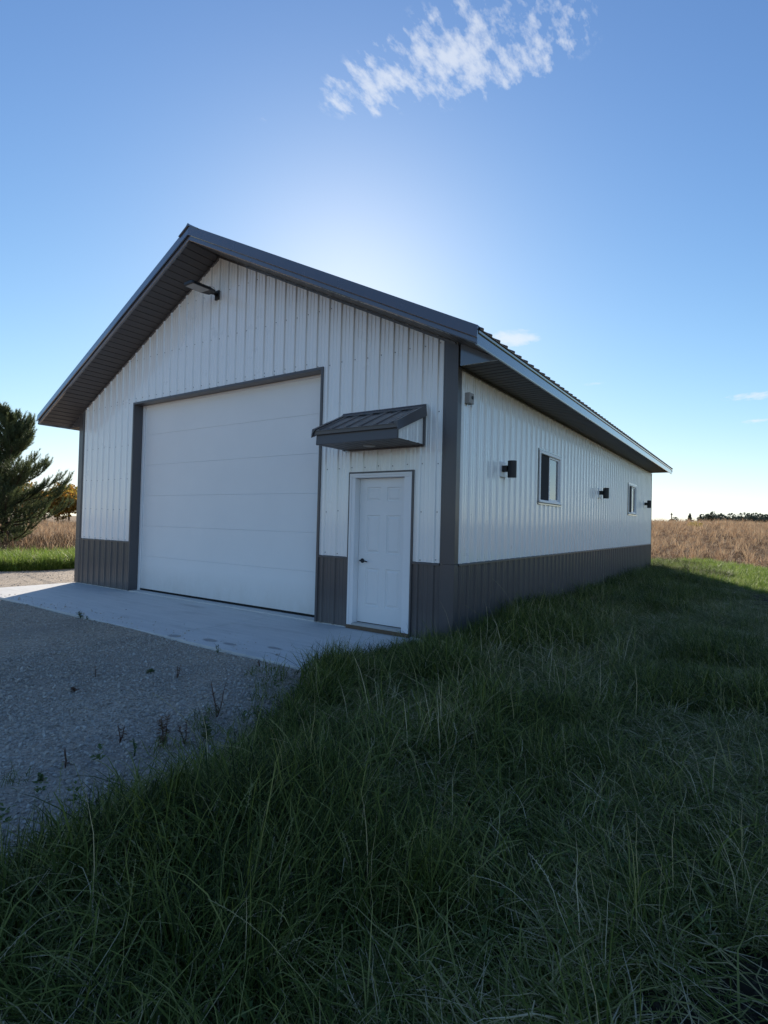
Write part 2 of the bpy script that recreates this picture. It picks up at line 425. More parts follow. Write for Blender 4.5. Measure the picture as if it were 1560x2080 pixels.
# gravel yard: front area and the strip beside the shed
gx = np.arange(-13.6, 1.3, .25); rows = []
g = MB()
ys = np.arange(-14, 20.01, .5)
for a in range(len(ys) - 1):
    for b in range(28):
        def P(u, y):
            xe = float(lawn_edge(y)) + .5 if y < -.2 else 0
            xe = min(xe, -9.6) if y > -.2 else xe
            x0 = -13.45 + .25 * math.sin(y * .8) - (6 if y < -6 else 0)
            x = x0 + (xe - x0) * u / 28
            return (x, y, -.042 + .010 * math.sin(x * 2.1 + y * 1.3) + .008 * math.sin(x * .9 - y * 2.7))
        g.poly([P(b, ys[a]), P(b + 1, ys[a]), P(b + 1, ys[a + 1]), P(b, ys[a + 1])])
tag(g.build('gravel_drive', M_GRAVEL, smooth=True), 'packed grey gravel yard in front of the concrete apron', 'gravel', kind='structure')

ap = MB()
jx = -3.12
ap.box(-9.62, jx - .006, -2.0, -.002, -.16, -.014); ap.box(jx + .006, -.47, -2.0, -.002, -.16, -.014)
tag(ap.build('concrete_apron', M_CONC, bevel=.008), 'pale concrete apron in front of the overhead door', 'pavement', kind='structure')

# ------------------------------------------------------------------ the shed
W, L, HW = 9.553, 15.13, 0.989
OX, OY = 0.579, 0.657
ZS0, SS = 3.83, 0.498         # soffit plane at the wall, slope
ZT0, ST = 4.0085, 0.507       # roof top at the wall, slope
shed = tag(empty('steel_shed', (-W / 2, L / 2, 0)), 'white ribbed steel shed with charcoal wainscot, gable roof and overhead door', 'building')
OFF = Matrix.Translation((W / 2, -L / 2, 0))


def dn(x): return min(-x, x + W)          # distance inward from the nearer side wall
def zs(x): return ZS0 + SS * dn(x)
def zt(x): return ZT0 + ST * dn(x)


def part(mb, name, mat, parent=None, bevel=0, smooth=False, fix=True):
    """geometry is given in world coordinates; it becomes a part (or sub-part) of the shed"""
    o = mb.build(name, mat, None, bevel, smooth, fix)
    p = parent or shed
    o.parent = p
    o.matrix_parent_inverse = Matrix.Identity(4)
    if p == shed: o.data.transform(OFF)
    else:
        o.data.transform(OFF)             # parts sit at the shed's origin, so sub-parts share it
    return o


# openings: overhead door, entry door (front); two windows (right)
OD = (-7.385, -2.265, 0.0, 3.835)
ED = (-1.70, -0.60, 0.0, 2.225)
WIN = [(3.09, 4.38, 1.90, 2.875), (10.94, 12.21, 1.92, 2.865)]

# backing walls
wf = MB()
TH = .12
def fw(x0, x1, z0, z1f):
    wf.extrude([(x0, 0, z0), (x1, 0, z0), (x1, 0, z1f(x1)), (x0, 0, z1f(x0))], [(x0, TH, z0), (x1, TH, z0), (x1, TH, z1f(x1)), (x0, TH, z1f(x0))])
fw(-W + .001, OD[0], 0, zs); fw(OD[1], ED[0], 0, zs); fw(ED[1], -.001, 0, zs); fw(ED[0], ED[1], ED[3], zs)
fw(OD[0], -W / 2, OD[3], zs); fw(-W / 2, OD[1], OD[3], zs)
wall_f = part(wf, 'wall', M_WHITE)
wr = MB(); prev = TH + .001
for (a, b, z0, z1) in WIN:
    wr.box(-TH, 0, prev, a, 0, 3.53); wr.box(-TH, 0, a, b, 0, z0); wr.box(-TH, 0, a, b, z1, 3.53); prev = b
wr.box(-TH, 0, prev, L - TH - .001, 0, 3.53)
wall_r = part(wr, 'wall', M_WHITE)
wl_ = MB().box(-W, -W + TH, TH + .001, L - TH - .001, 0, 3.53)
wall_l = part(wl_, 'wall', M_WHITE)
wb = MB()
for (x0, x1) in ((-W, -W / 2), (-W / 2, 0)):
    wb.extrude([(x0, L - TH, 0), (x1, L - TH, 0), (x1, L - TH, zs(x1)), (x0, L - TH, zs(x0))], [(x0, L, 0), (x1, L, 0), (x1, L, zs(x1)), (x0, L, zs(x0))])
wall_b = part(wb, 'wall', M_WHITE)
part(MB().box(-W + .01, -.01, 0.0, L - .01, -.12, .004), 'floor_slab', M_CONC)

RIB = .2363; RIB0 = -.525


def profile(u0, u1, r0, major=.022, minor=.006):
    """list of (u, depth) across a ribbed sheet"""
    pts = [(u0, 0.0)]
    k0 = math.floor((u0 - r0) / RIB) - 1
    for k in range(k0, k0 + int((u1 - u0) / RIB) + 4):
        c = r0 + k * RIB
        cand = [(c - .027, 0), (c - .014, major), (c + .014, major), (c + .027, 0)]
        for mc in (c + RIB * .36, c + RIB * .64):
            cand += [(mc - .014, 0), (mc - .005, minor), (mc + .005, minor), (mc + .014, 0)]
        for q in cand:
            if u0 + 1e-4 < q[0] < u1 - 1e-4: pts.append(q)
    pts.append((u1, 0.0))
    return sorted(pts)


def ribbed(mb, P, u0, u1, z0, z1f, openings=(), r0=RIB0, breaks=()):
    """P(u, z, d) -> world point"""
    pts = profile(u0, u1, r0)
    us = [p[0] for p in pts]; ds = [p[1] for p in pts]
    extra = [b for o in openings for b in (o[0], o[1])] + list(breaks)
    for b in extra:
        if u0 < b < u1 and min(abs(b - q) for q in us) > 1e-5:
            d = float(np.interp(b, us, ds)); j = int(np.searchsorted(us, b)); us.insert(j, b); ds.insert(j, d)
    ztop = max(z1f(q) for q in us)
    openings = [o for o in openings if o[2] < ztop - .01]
    for a in range(len(us) - 1):
        ua, ub, da, db = us[a], us[a + 1], ds[a], ds[a + 1]; mid = (ua + ub) / 2
        spans = [(z0, None)]
        for o in openings:
            if o[0] < mid < o[1]:
                ns = []
                for (s0, s1) in spans:
                    if o[2] > s0 + 1e-4: ns.append((s0, o[2]))
                    ns.append((max(o[3], s0), s1))
                spans = ns
        for (s0, s1) in spans:
            ta = z1f(ua) if s1 is None else s1; tb = z1f(ub) if s1 is None else s1
            if ta <= s0 + 1e-3 and tb <= s0 + 1e-3: continue
            mb.poly([P(ua, s0, da), P(ub, s0, db), P(ub, max(tb, s0), db), P(ua, max(ta, s0), da)])


PF = lambda u, z, d: (u, -.004 - d, z)
PR = lambda u, z, d: (.004 + d, u, z)
PL = lambda u, z, d: (-W - .004 - d, u, z)
PBk = lambda u, z, d: (u, L + .004 + d, z)


def clad(P, wall, u_lo, u_hi, top, openings, r0, breaks=(), fine=True):
    u = r0 + RIB * math.floor((u_lo - r0) / RIB) - RIB * .5
    while u < u_hi:
        a, b = max(u, u_lo), min(u + RIB * 4, u_hi)
        if b - a > .02:
            for (nm, z0, zf, mat) in (('wainscot_panel', .0, (lambda q: HW - .006), M_DARK), ('siding_panel', HW + .012, top, M_WHITE)):
                cut = [o for o in openings if o[0] <= a + .004 and o[1] >= b - .004 and o[2] > z0 + .1 and o[3] < zf(a) - .05]
                runs = [(z0, (lambda q, t_=cut[0][2]: t_)), (cut[0][3], zf)] if cut else [(z0, zf)]
                for (za_, zb_) in runs:
                    mb = MB(); ribbed(mb, P, a, b, za_, zb_, [] if cut else [o for o in openings if o[1] > a and o[0] < b], r0, [q for q in breaks if a < q < b])
                    if mb.f: part(mb, nm, mat, wall, fix=False)
        u += RIB * 4


clad(PF, wall_f, -W + .19, -.19, zs, [OD, ED], RIB0, (-W / 2,))
R0R = 1.60
clad(PR, wall_r, .10, L - .06, lambda q: 3.535, WIN, R0R)
clad(PL, wall_l, .10, L - .06, lambda q: 3.535, [], R0R)
clad(PBk, wall_b, -W + .06, -.06, zs, [], RIB0, (-W / 2,))

# screws
sc = MB()
def screw(P, u, z):
    r = .0085
    a = [P(u + r * math.cos(k * math.pi / 3), z + r * math.sin(k * math.pi / 3), .001) for k in range(6)]
    b = [P(u + r * .8 * math.cos(k * math.pi / 3), z + r * .8 * math.sin(k * math.pi / 3), .007) for k in range(6)]
    sc.extrude(a, b, (False, True))
for z in (1.035, 1.655, 2.29, 2.98, 3.86, 4.72, 5.55):
    for k in range(-40, 2):
        u = RIB0 + k * RIB + .042 + random.uniform(-.006, .006); zz = z + random.uniform(-.012, .012)
        if not -W + .2 < u < -.2 or zz > zs(u) - .03: continue
        if any(o[0] - .05 < u < o[1] + .05 and zz < o[3] + .02 for o in (OD, ED)): continue
        screw(PF, u, zz)
for k in range(-32, -8):
    screw(PF, RIB0 + k * RIB + .042, 3.93 if -W + .3 < RIB0 + k * RIB < OD[1] else 3.9)
for z in (1.035, 1.65, 2.275, 2.95):
    for k in range(-8, 62):
        u = R0R + k * RIB + .042 + random.uniform(-.006, .006)
        if not .12 < u < L - .1 or any(o[0] - .05 < u < o[1] + .05 and o[2] < z < o[3] for o in WIN): continue
        screw(PR, u, z + random.uniform(-.012, .012))
tag(part(sc, 'screw', M_SCREW), kind='stuff')

# corner trims, wainscot trim, top channels
for (sx, sgn) in ((0.0, 1), (-W, -1)):
    for (yy, ys_) in ((0.0, -1), (L, 1)):
        c = MB(); o1 = .027
        fl = .19; sl = .105 if yy == 0 else .06
        pts = [(sx + sgn * o1, yy + ys_ * o1), (sx - sgn * (fl - .045), yy + ys_ * o1), (sx - sgn * (fl - .04), yy + ys_ * (o1 - .012)), (sx - sgn * fl, yy + ys_ * (o1 - .012)), (sx - sgn * fl, yy), (sx, yy), (sx, yy - ys_ * sl), (sx + sgn * (o1 - .010), yy - ys_ * sl), (sx + sgn * (o1 - .010), yy - ys_ * (sl - .035)), (sx + sgn * o1, yy - ys_ * (sl - .04))]
        c.extrude([(x, y, 0.0) for x, y in pts], [(x, y, HW + .004) for x, y in pts])
        c.extrude([(x, y, HW + .007) for x, y in pts], [(x, y, zs(max(min(x, 0), -W)) + .004 if abs(x - sx) > .03 and yy == 0 else 3.79) for x, y in pts])
        part(c, 'corner_trim', M_MATTE, None, .003)
wt = MB()
def wains(x0, x1):
    wt.extrude([(x0, 0, HW - .016), (x0, -.030, HW - .02), (x0, -.030, HW + .002), (x0, -.012, HW + .014), (x0, 0, HW + .014)], [(x1, 0, HW - .016), (x1, -.030, HW - .02), (x1, -.030, HW + .002), (x1, -.012, HW + .014), (x1, 0, HW + .014)])
for a, b in ((-W + .192, OD[0] - .002), (OD[1] + .002, ED[0] - .002), (ED[1] + .002, -.192)): wains(a, b)
for (x, s) in ((0, 1), (-W, -1)):
    p_ = [(x, HW - .016), (x + s * .030, HW - .02), (x + s * .030, HW + .002), (x + s * .012, HW + .014), (x, HW + .014)]
    wt.extrude([(a, .107, b) for a, b in p_], [(a, L - .062, b) for a, b in p_])
part(wt, 'wainscot_trim', M_MATTE)
ch = MB()
for (xa, xb) in ((-W + .02, -W / 2), (-W / 2, -.02)):
    q = lambda x: [(x, -.001, zs(x) - .045), (x, -.032, zs(x) - .045), (x, -.032, zs(x) - .005), (x, -.001, zs(x) - .005)]
    ch.extrude(q(xa), q(xb))
for (x, s) in ((0, 1), (-W, -1)):
    p_ = [(x + s * .001, 3.488), (x + s * .034, 3.488), (x + s * .034, 3.528), (x + s * .001, 3.528)]
    ch.extrude([(a, .03, b) for a, b in p_], [(a, L - .03, b) for a, b in p_])
part(ch, 'soffit_channel', M_TRIM)

# roof ------------------------------------------------------------
rf = MB()
XE, XW = OX, -W - OX
sec = lambda y: [(XE - .02, y, ZS0 + SS * -(OX - .02) + .013), (-W / 2, y, zs(-W / 2) + .013), (XW + .02, y, ZS0 + SS * -(OX - .02) + .013), (XW + .02, y, zt(XW + .02) - .012), (-W / 2, y, zt(-W / 2) - .012), (XE - .02, y, zt(XE - .02) - .012)]
rf.extrude(sec(-OY + .03), sec(L + OY - .03))
roof = part(rf, 'roof', M_SOFFIT)


def roof_sheet(sgn, y0, y1):
    mb = MB(); pts = profile(y0, y1, .115, .022, .004)
    xe = (XE + .035) if sgn > 0 else (XW - .035)
    n = Vector((sgn * ST, 0, 1)).normalized()
    def Q(x, y, d):
        return (x + n.x * d, y, zt(x) + n.z * d)
    for a in range(len(pts) - 1):
        (ya, da), (yb, db) = pts[a], pts[a + 1]
        mb.poly([Q(xe, ya, da), Q(xe, yb, db), Q(-W / 2 + sgn * .01, yb, db), Q(-W / 2 + sgn * .01, ya, da)])
        mb.poly([Q(xe, ya, da), Q(xe, yb, db), Q(xe, yb, -.010), Q(xe, ya, -.010)])   # closed lower edge
    return mb
for sgn in (1, -1):
    y = -OY + .002
    while y < L + OY - .01:
        y1 = min(y + RIB * 4, L + OY - .002)
        part(roof_sheet(sgn, y, y1), 'roof_panel', M_DARK, roof, fix=False)
        y = y1
rc = MB()
rp = lambda y: [(-W / 2 + .26, y, zt(-W / 2 + .26) + .027), (-W / 2 + .06, y, zt(-W / 2 + .06) + .034), (-W / 2, y, zt(-W / 2) + .052), (-W / 2 - .06, y, zt(-W / 2 - .06) + .034), (-W / 2 - .26, y, zt(-W / 2 - .26) + .027), (-W / 2 - .25, y, zt(-W / 2 - .25) + .012), (-W / 2, y, zt(-W / 2) + .01), (-W / 2 + .25, y, zt(-W / 2 + .25) + .012)]
rc.extrude(rp(-OY - .04), rp(L + OY + .04)); part(rc, 'ridge_cap', M_TRIM, roof)

# rake trim (front and rear) and eave fascia
for yf, s in ((-OY, -1), (L + OY, 1)):
    for (xa, xb) in ((XE + .012, -W / 2), (XW - .012, -W / 2)):
        lo = lambda x: (ZS0 + SS * dn(x)) - .012
        hi = lambda x: zt(x) + .022
        up = MB(); mid = lambda x: lo(x) + (hi(x) - lo(x)) * .36
        q = lambda x: [(x, yf - s * .10, hi(x)), (x, yf + s * .018, hi(x) + .004), (x, yf + s * .040, mid(x) - .004), (x, yf + s * .024, mid(x) - .012), (x, yf + s * .014, mid(x) + .01), (x, yf + s * .004, hi(x) - .006), (x, yf - s * .10, hi(x) - .006)]
        up.extrude(q(xa), q(xb)); part(up, 'rake_trim', M_TRIM, roof)
        fb = MB(); q2 = lambda x: [(x, yf - s * .028, lo(x)), (x, yf + s * .004, lo(x)), (x, yf + s * .012, lo(x) + .01), (x, yf + s * .003, hi(x) - .03), (x, yf - s * .028, hi(x) - .03)]
        fb.extrude(q2(xa - (.012 if xa > -W / 2 else -.012)), q2(xb)); part(fb, 'rake_fascia', M_TRIM, roof)
for (x, s) in ((XE, 1), (XW, -1)):
    f = MB(); z0 = 3.522; z1 = ZT0 - ST * OX
    pts = [(x - s * .022, z0), (x, z0), (x + s * .002, z0 + .012), (x, z1 - .052), (x - s * .022, z1 - .052)]
    f.extrude([(a, -OY - .002, b) for a, b in pts], [(a, L + OY + .002, b) for a, b in pts]); part(f, 'eave_fascia', M_TRIM, roof)
    e = MB(); pts = [(x - s * .02, z1 - .060), (x + s * .010, z1 - .060), (x + s * .014, z1 - .054), (x + s * .020, z1 - .012), (x - s * .02, z1 - .012)]
    e.extrude([(a, -OY + .012, b) for a, b in pts], [(a, L + OY - .012, b) for a, b in pts]); part(e, 'drip_edge', M_TRIM, roof)

# soffit slats: shared meshes
ang = math.atan(SS)
PIT = .1265
sl_len = PIT / math.cos(ang)
for sgn, xo in ((1, XE), (-1, XW)):
    mb = MB(); g_ = .006
    # cross-section of one slat with a bevelled groove, run along y
    dx = lambda q: -sgn * q * math.cos(ang); dz = lambda q: q * math.sin(ang)
    nz = Vector((sgn * math.sin(ang), 0, math.cos(ang)))
    prof = [(g_, 0.004), (g_ + .008, 0), (sl_len - .008 - g_, 0), (sl_len - g_, 0.004), (sl_len - g_, .011), (g_, .011)]
    ring = lambda y: [(dx(a) + nz.x * b, y, dz(a) + nz.z * b) for a, b in prof]
    mb.extrude(ring(0), ring(OY - .03 - .002))
    me = mb.mesh('soffit_slat', M_SOFFIT)
    n = int((W / 2 + OX - .03) / PIT)
    for k in range(n):
        x = xo - sgn * (.024 + k * PIT)
        o = link('soffit_slat', me, roof); o.location = (x + W / 2, -OY + .03 - L / 2, ZS0 + SS * dn(x))
mb = MB(); EP = .1305
prof = [(.006, .008), (.013, 0), (EP - .013, 0), (EP - .006, .008), (EP - .006, .011), (.006, .011)]
mb.extrude([(.036, a, b) for a, b in prof], [(OX - .024, a, b) for a, b in prof])
me = mb.mesh('soffit_slat', M_SOFFIT)
for k in range(int(L / EP)):
    o = link('soffit_slat', me, roof); o.location = (W / 2, .012 + k * EP - L / 2, 3.527)
sp_ = MB(); sp_.box(0.03, OX - .024, 0.0, L, 3.5385, 3.546); part(sp_, 'soffit_backing', M_DARKIN, roof)
sp_ = MB(); sp_.box(XW + .024, -W - .03, 0.0, L, 3.527, 3.546); part(sp_, 'soffit_panel', M_SOFFIT, roof)
sp_ = MB()
for (xa, xb) in ((XE - .03, -W / 2), (XW + .03, -W / 2)):
    q = lambda x: [(x, L + .001, zs(x) if -W < x < 0 else ZS0 + SS * dn(x)), (x, L + OY - .03, ZS0 + SS * dn(x)), (x, L + OY - .03, ZS0 + SS * dn(x) + .01), (x, L + .001, ZS0 + SS * dn(x) + .01)]
    sp_.extrude(q(xa), q(xb))
part(sp_, 'soffit_panel', M_SOFFIT, roof)
# triangular returns closing the level eave soffit at the gable ends
for (x, s) in ((0.0, 1), (-W, -1)):
    for (y0, y1) in ((-.012, .010), (L - .010, L + .012)):
        r_ = MB(); t_ = [(x + s * .029, 3.524), (x + s * (OX - .03), 3.524), (x + s * (OX - .03), 3.545), (x + s * .029, ZS0 - .014)]
        r_.extrude([(a, y0, b) for a, b in t_], [(a, y1, b) for a, b in t_]); part(r_, 'soffit_return', M_TRIM, roof)
        j_ = MB(); j_.box(*sorted((x + s * .029, x + s * .045)), y0 - .004, y1 + .004, 3.518, 3.80); part(j_, 'return_trim', M_DARKIN, roof)

# overhead door ---------------------------------------------------
oh = MB()
x0, x1, zt_ = OD[0], OD[1], OD[3]
RD = .20
oh.box(x0 - .012, x0 + .03, -.031, .0, 0, zt_ + .012); oh.box(x1 - .03, x1 + .012, -.031, .0, 0, zt_ + .012)   # face flanges
oh.box(x0 + .0305, x1 - .0305, -.031, .0, zt_ - .03, zt_ + .012)
oh.box(x0, x0 + .03, .0005, RD, 0, zt_); oh.box(x1 - .03, x1, .0005, RD, 0, zt_); oh.box(x0 + .0305, x1 - .0305, .0005, RD, zt_ - .03, zt_)
ohd = part(oh, 'overhead_door', M_MATTE, None, .003)
st_ = MB(); a, b, zt2 = x0 + .031, x1 - .031, zt_ - .031
st_.box(a, a + .062, RD - .035, RD - .002, 0.004, zt2); st_.box(b - .03, b, RD - .035, RD - .002, 0.004, zt2); st_.box(a + .0625, b - .0305, RD - .035, RD - .002, zt2 - .03, zt2)
part(st_, 'door_stop', M_PVC, ohd, .004)
seams = [.042, .71, 1.325, 1.945, 2.575, 3.20, 3.84]
for k in range(6):
    d = MB(); z0, z1 = seams[k] + .0008, seams[k + 1] - .0008
    d.extrude([(a, RD + .002, z0), (a, RD, z0 + .003), (a, RD, z1 - .004), (a, RD + .003, z1), (a, RD + .045, z1), (a, RD + .045, z0)], [(b, RD + .002, z0), (b, RD, z0 + .003), (b, RD, z1 - .004), (b, RD + .003, z1), (b, RD + .045, z1), (b, RD + .045, z0)])
    part(d, 'door_section', M_SECTION, ohd)
part(MB().box(a, b, RD + .004, RD + .04, .005, .043), 'bottom_seal', M_RUBBER, ohd)

# entry door ------------------------------------------------------
e = MB(); x0, x1, ze = ED[0], ED[1], ED[3]
e.box(x0 + .002, x0 + .024, -.034, .02, 0, ze - .002); e.box(x1 - .024, x1 - .002, -.034, .02, 0, ze - .002); e.box(x0 + .0245, x1 - .0245, -.034, .02, ze - .024, ze - .002)
edo = part(e, 'entry_door', M_MATTE, None, .002)
SX0, SX1, SZ0, SZ1, SY = -1.575, -.752, .080, 2.135, .085
f = MB()
for (p, q) in ((x0 + .025, SX0 - .004), (SX1 + .004, x1 - .025)):
    f.box(p, q, -.030 if p < -1 else -.030, SY + .05, .022, SZ1 + .003)
f.box(x0 + .025, x1 - .025, -.030, SY + .05, SZ1 + .004, ze - .025)
part(f, 'door_frame', M_PVC, edo, .006)
f = MB(); 
f.box(x0 + .026, x0 + .058, -.040, -.0305, .022, ze - .026); f.box(x1 - .058, x1 - .026, -.040, -.0305, .022, ze - .026); f.box(x0 + .0585, x1 - .0585, -.040, -.0305, ze - .058, ze - .026)
part(f, 'brick_mould', M_PVC, edo, .004)
part(MB().box(SX0 - .003, SX1 + .003, -.05, SY + .06, .042, .070), 'threshold', M_ALU, edo, .004)
part(MB().box(x0 + .02, x1 - .02, -.045, SY + .06, -.012, .0405), 'sill_board', M_WOOD, edo, .004)
part(MB().box(SX0 + .002, SX1 - .002, SY + .003, SY + .03, .0705, SZ0 + .001), 'door_sweep', M_RUBBER, edo)
# slab with six moulded panels
wd, hd = SX1 - SX0, SZ1 - SZ0
colsx = [(.155, .445), (.575, .865)]; rowsz = [(.062, .158), (.255, .518), (.622, .885)]
xs = sorted({0, 1, *[v for c_ in colsx for v in c_]}); zz = sorted({0, 1, *[v for c_ in rowsz for v in c_]})
sl = MB()
for i in range(len(xs) - 1):
    for j in range(len(zz) - 1):
        if (xs[i], xs[i + 1]) in colsx and (zz[j], zz[j + 1]) in rowsz: continue
        sl.poly([(SX0 + xs[i] * wd, SY, SZ1 - zz[j] * hd), (SX0 + xs[i + 1] * wd, SY, SZ1 - zz[j] * hd), (SX0 + xs[i + 1] * wd, SY, SZ1 - zz[j + 1] * hd), (SX0 + xs[i] * wd, SY, SZ1 - zz[j + 1] * hd)])
sl.box(SX0, SX1, SY + .018, SY + .045, SZ0, SZ1)
for (xa, xb, za, zb) in ((SX0, SX0, SZ0, SZ1), (SX1, SX1, SZ0, SZ1)):
    sl.poly([(xa, SY, za), (xa, SY + .018, za), (xa, SY + .018, zb), (xa, SY, zb)])
part(sl, 'door_slab', M_DOOR, edo, fix=False)
for (ca, cb) in colsx:
    for (ra, rb) in rowsz:
        p_ = MB(); xa, xb = SX0 + ca * wd, SX0 + cb * wd; z1, z0 = SZ1 - ra * hd, SZ1 - rb * hd
        rings = [(0, 0), (.009, .014), (.022, .014), (.046, .002)]
        R_ = [[(xa + i_, SY + d_, z0 + i_), (xb - i_, SY + d_, z0 + i_), (xb - i_, SY + d_, z1 - i_), (xa + i_, SY + d_, z1 - i_)] for i_, d_ in rings]
        for r0_, r1_ in zip(R_[:-1], R_[1:]):
            for k in range(4): p_.poly([r0_[k], r0_[(k + 1) % 4], r1_[(k + 1) % 4], r1_[k]])
        p_.poly(R_[-1])
        part(p_, 'door_panel', M_DOOR, edo, fix=False)
hx, hz = SX0 + .075, .955
h = MB(); h.tube([(hx, SY - .002, hz), (hx, SY - .012, hz)], .032, 16); h.tube([(hx, SY - .012, hz), (hx, SY - .055, hz)], .012, 10)
h.tube([(hx - .012, SY - .058, hz + .002), (hx + .03, SY - .060, hz + .004), (hx + .075, SY - .056, hz), (hx + .115, SY - .050, hz - .008)], [.012, .012, .010, .007], 8)
part(h, 'door_handle', M_BLACK, edo, smooth=True)

# entry canopy ----------------------------------------------------
CX0, CX1, CD = -1.795, -.455, .65
cb_ = MB(); cb_.box(CX0 + .01, CX1 - .01, -.63, -.03, 2.556, 2.70)
can = part(cb_, 'canopy', M_DARKIN)
zf = lambda y: 3.055 + (3.055 - 2.735) / .68 * y          # y negative outwards
mb = MB(); r0 = -.545; pts = profile(CX0 - .03, CX1 + .02, r0, .016, .003)
for (ua, da), (ub, db) in zip(pts[:-1], pts[1:]):
    mb.poly([(ua, -.03, zf(-.03) + da), (ub, -.03, zf(-.03) + db), (ub, -.70, zf(-.70) + db), (ua, -.70, zf(-.70) + da)])
    mb.poly([(ua, -.70, zf(-.70) + da), (ub, -.70, zf(-.70) + db), (ub, -.70, zf(-.70) - .006), (ua, -.70, zf(-.70) - .006)])
    mb.poly([(ua, -.03, zf(-.03) - .012), (ub, -.03, zf(-.03) - .012), (ub, -.69, zf(-.69) - .012), (ua, -.69, zf(-.69) - .012)])
part(mb, 'roof_panel', M_DARK, can, fix=False)
mb = MB(); q = lambda x: [(x, -.028, zf(0) + .028), (x, -.040, zf(0) + .028), (x, -.055, zf(-.05) + .022), (x, -.11, zf(-.11) + .022), (x, -.11, zf(-.11) + .018), (x, -.028, zf(0) + .02)]
mb.extrude(q(CX0 - .035), q(CX1 + .025)); part(mb, 'wall_flashing', M_MATTE, can)
for (x, s) in ((CX0, -1), (CX1, 1)):
    mb = MB(); xo, xi = x + s * .052, x + s * .022
    q = lambda y, b: [(x - s * .03, y, zf(y) + .026), (xi, y, zf(y) + .030), (xo - s * .012, y, zf(y) - .085 - b), (xo - s * .02, y, zf(y) - .085 - b), (xi - s * .014, y, zf(y) - .02), (x - s * .03, y, zf(y) + .018)]
    mb.extrude(q(-.028, .03), q(-.71, .0)); part(mb, 'rake_trim', M_MATTE, can)
    mb = MB()
    xs_ = x - s * .004
    a_ = [(-.03, 2.55), (-.64, 2.55), (-.64, zf(-.64) - .03), (-.03, zf(-.03) - .03)]
    if s > 0:
        PS = lambda u, z, d: (xs_ + d * .6, u, z)
        ribbed(mb, PS, -.635, -.03, 2.552, lambda u: zf(u) - .02, [], -.18)
        part(mb, 'side_panel', M_WHITE, can, fix=False)
    else:
        mb.poly([(xs_, y_, z_) for y_, z_ in a_]); part(mb, 'side_panel', M_WHITE, can, fix=False)
    mb = MB(); mb.box(*sorted((xs_ - s * .01, xs_ + s * .022)), -.058, -.026, 2.535, zf(0) - .06); part(mb, 'side_trim', M_MATTE, can)
mb = MB(); pts = [(-.64, 2.540), (-.655, 2.540), (-.664, 2.548), (-.655, 2.672), (-.64, 2.672)]
mb.extrude([(CX0 + .012, y_, z_) for y_, z_ in pts], [(CX1 - .006, y_, z_) for y_, z_ in pts]); part(mb, 'fascia', M_MATTE, can)
mb = MB(); pts = [(-.640, 2.674), (-.684, 2.674), (-.688, 2.678), (-.690, zf(-.690) - .008), (-.640, zf(-.64) - .014)]
mb.extrude([(CX0 - .010, y_, z_) for y_, z_ in pts], [(CX1 + .006, y_, z_) for y_, z_ in pts]); part(mb, 'drip_edge', M_MATTE, can)
mb = MB(); mb.box(CX0 + .01, CX1, -.045, -.026, 2.520, 2.552); part(mb, 'soffit_channel', M_TRIM, can)
n = 11; pw = (CX1 - CX0 - .02) / n
for k in range(n):
    mb = MB(); xa = CX0 + .01 + k * pw
    prof = [(xa + .003, 2.548), (xa + .010, 2.542), (xa + pw - .010, 2.542), (xa + pw - .003, 2.548), (xa + pw - .003, 2.555), (xa + .003, 2.555)]
    mb.extrude([(u, -.046, z) for u, z in prof], [(u, -.638, z) for u, z in prof]); part(mb, 'soffit_slat', M_SOFFIT, can)
mb = MB(); mb.tube([(-1.14, -.31, 2.5415), (-1.14, -.31, 2.530)], [.085, .078], 24); part(mb, 'canopy_light', M_LENS, can, smooth=False)

# windows ---------------------------------------------------------
for (a, b, z0, z1) in WIN:
    jt = MB(); d = .028
    jt.box(0.001, d, a - .004, a + .022, z0 - .004, z1 + .004); jt.box(0.001, d, b - .022, b + .004, z0 - .004, z1 + .004)
    jt.box(0.001, d, a + .0225, b - .0225, z1 - .02, z1 + .004); jt.box(0.001, d + .004, a + .0225, b - .0225, z0 - .004, z0 + .022)
    wdw = part(jt, 'window', M_TRIM, None, .002)
    fr_ = MB(); i = .023; fwid = .058
    fr_.box(-.07, .040, a + i, a + i + fwid, z0 + i, z1 - i); fr_.box(-.07, .040, b - i - fwid, b - i, z0 + i, z1 - i)
    fr_.box(-.07, .040, a + i + fwid + .0005, b - i - fwid - .0005, z1 - i - fwid, z1 - i); fr_.box(-.07, .040, a + i + fwid + .0005, b - i - fwid - .0005, z0 + i, z0 + i + fwid)
    part(fr_, 'frame', M_PVC, wdw, .008)
    part(MB().box(.0405, .062, a + .015, b - .015, z0 + .030, z0 + .058), 'sill', M_PVC, wdw, .005)
    ya, yb, za, zb = a + i + fwid, b - i - fwid, z0 + i + fwid, z1 - i - fwid; ym = (ya + yb) / 2
    sa = MB(); s_ = .035
    sa.box(-.03, .010, ym - .02, ym + .02, za, zb); sa.box(-.03, .010, yb - s_, yb, za, zb); sa.box(-.03, .010, ym + .0205, yb - s_ - .0005, za, za + s_); sa.box(-.03, .010, ym + .0205, yb - s_ - .0005, zb - s_, zb)
    part(sa, 'sash', M_PVC, wdw, .004)
    part(MB().box(-.012, -.006, ym + .019, yb - .034, za + .034, zb - .034), 'pane', M_GLASS, wdw)
    part(MB().box(-.036, -.032, ya, ym - .02, za, zb), 'pane', M_GLASS, wdw)
    part(MB().box(.0, .0035, ya + .004, ym - .0205, za + .004, zb - .004), 'insect_screen', M_SCREEN, wdw)
    part(MB().box(-.40, -.38, a - .3, b + .3, z0 - .2, z1 + .2), 'dark_interior_sheet', M_DARKIN, wdw)  # dark sheet added behind the panes, its colour stands in for the unlit interior

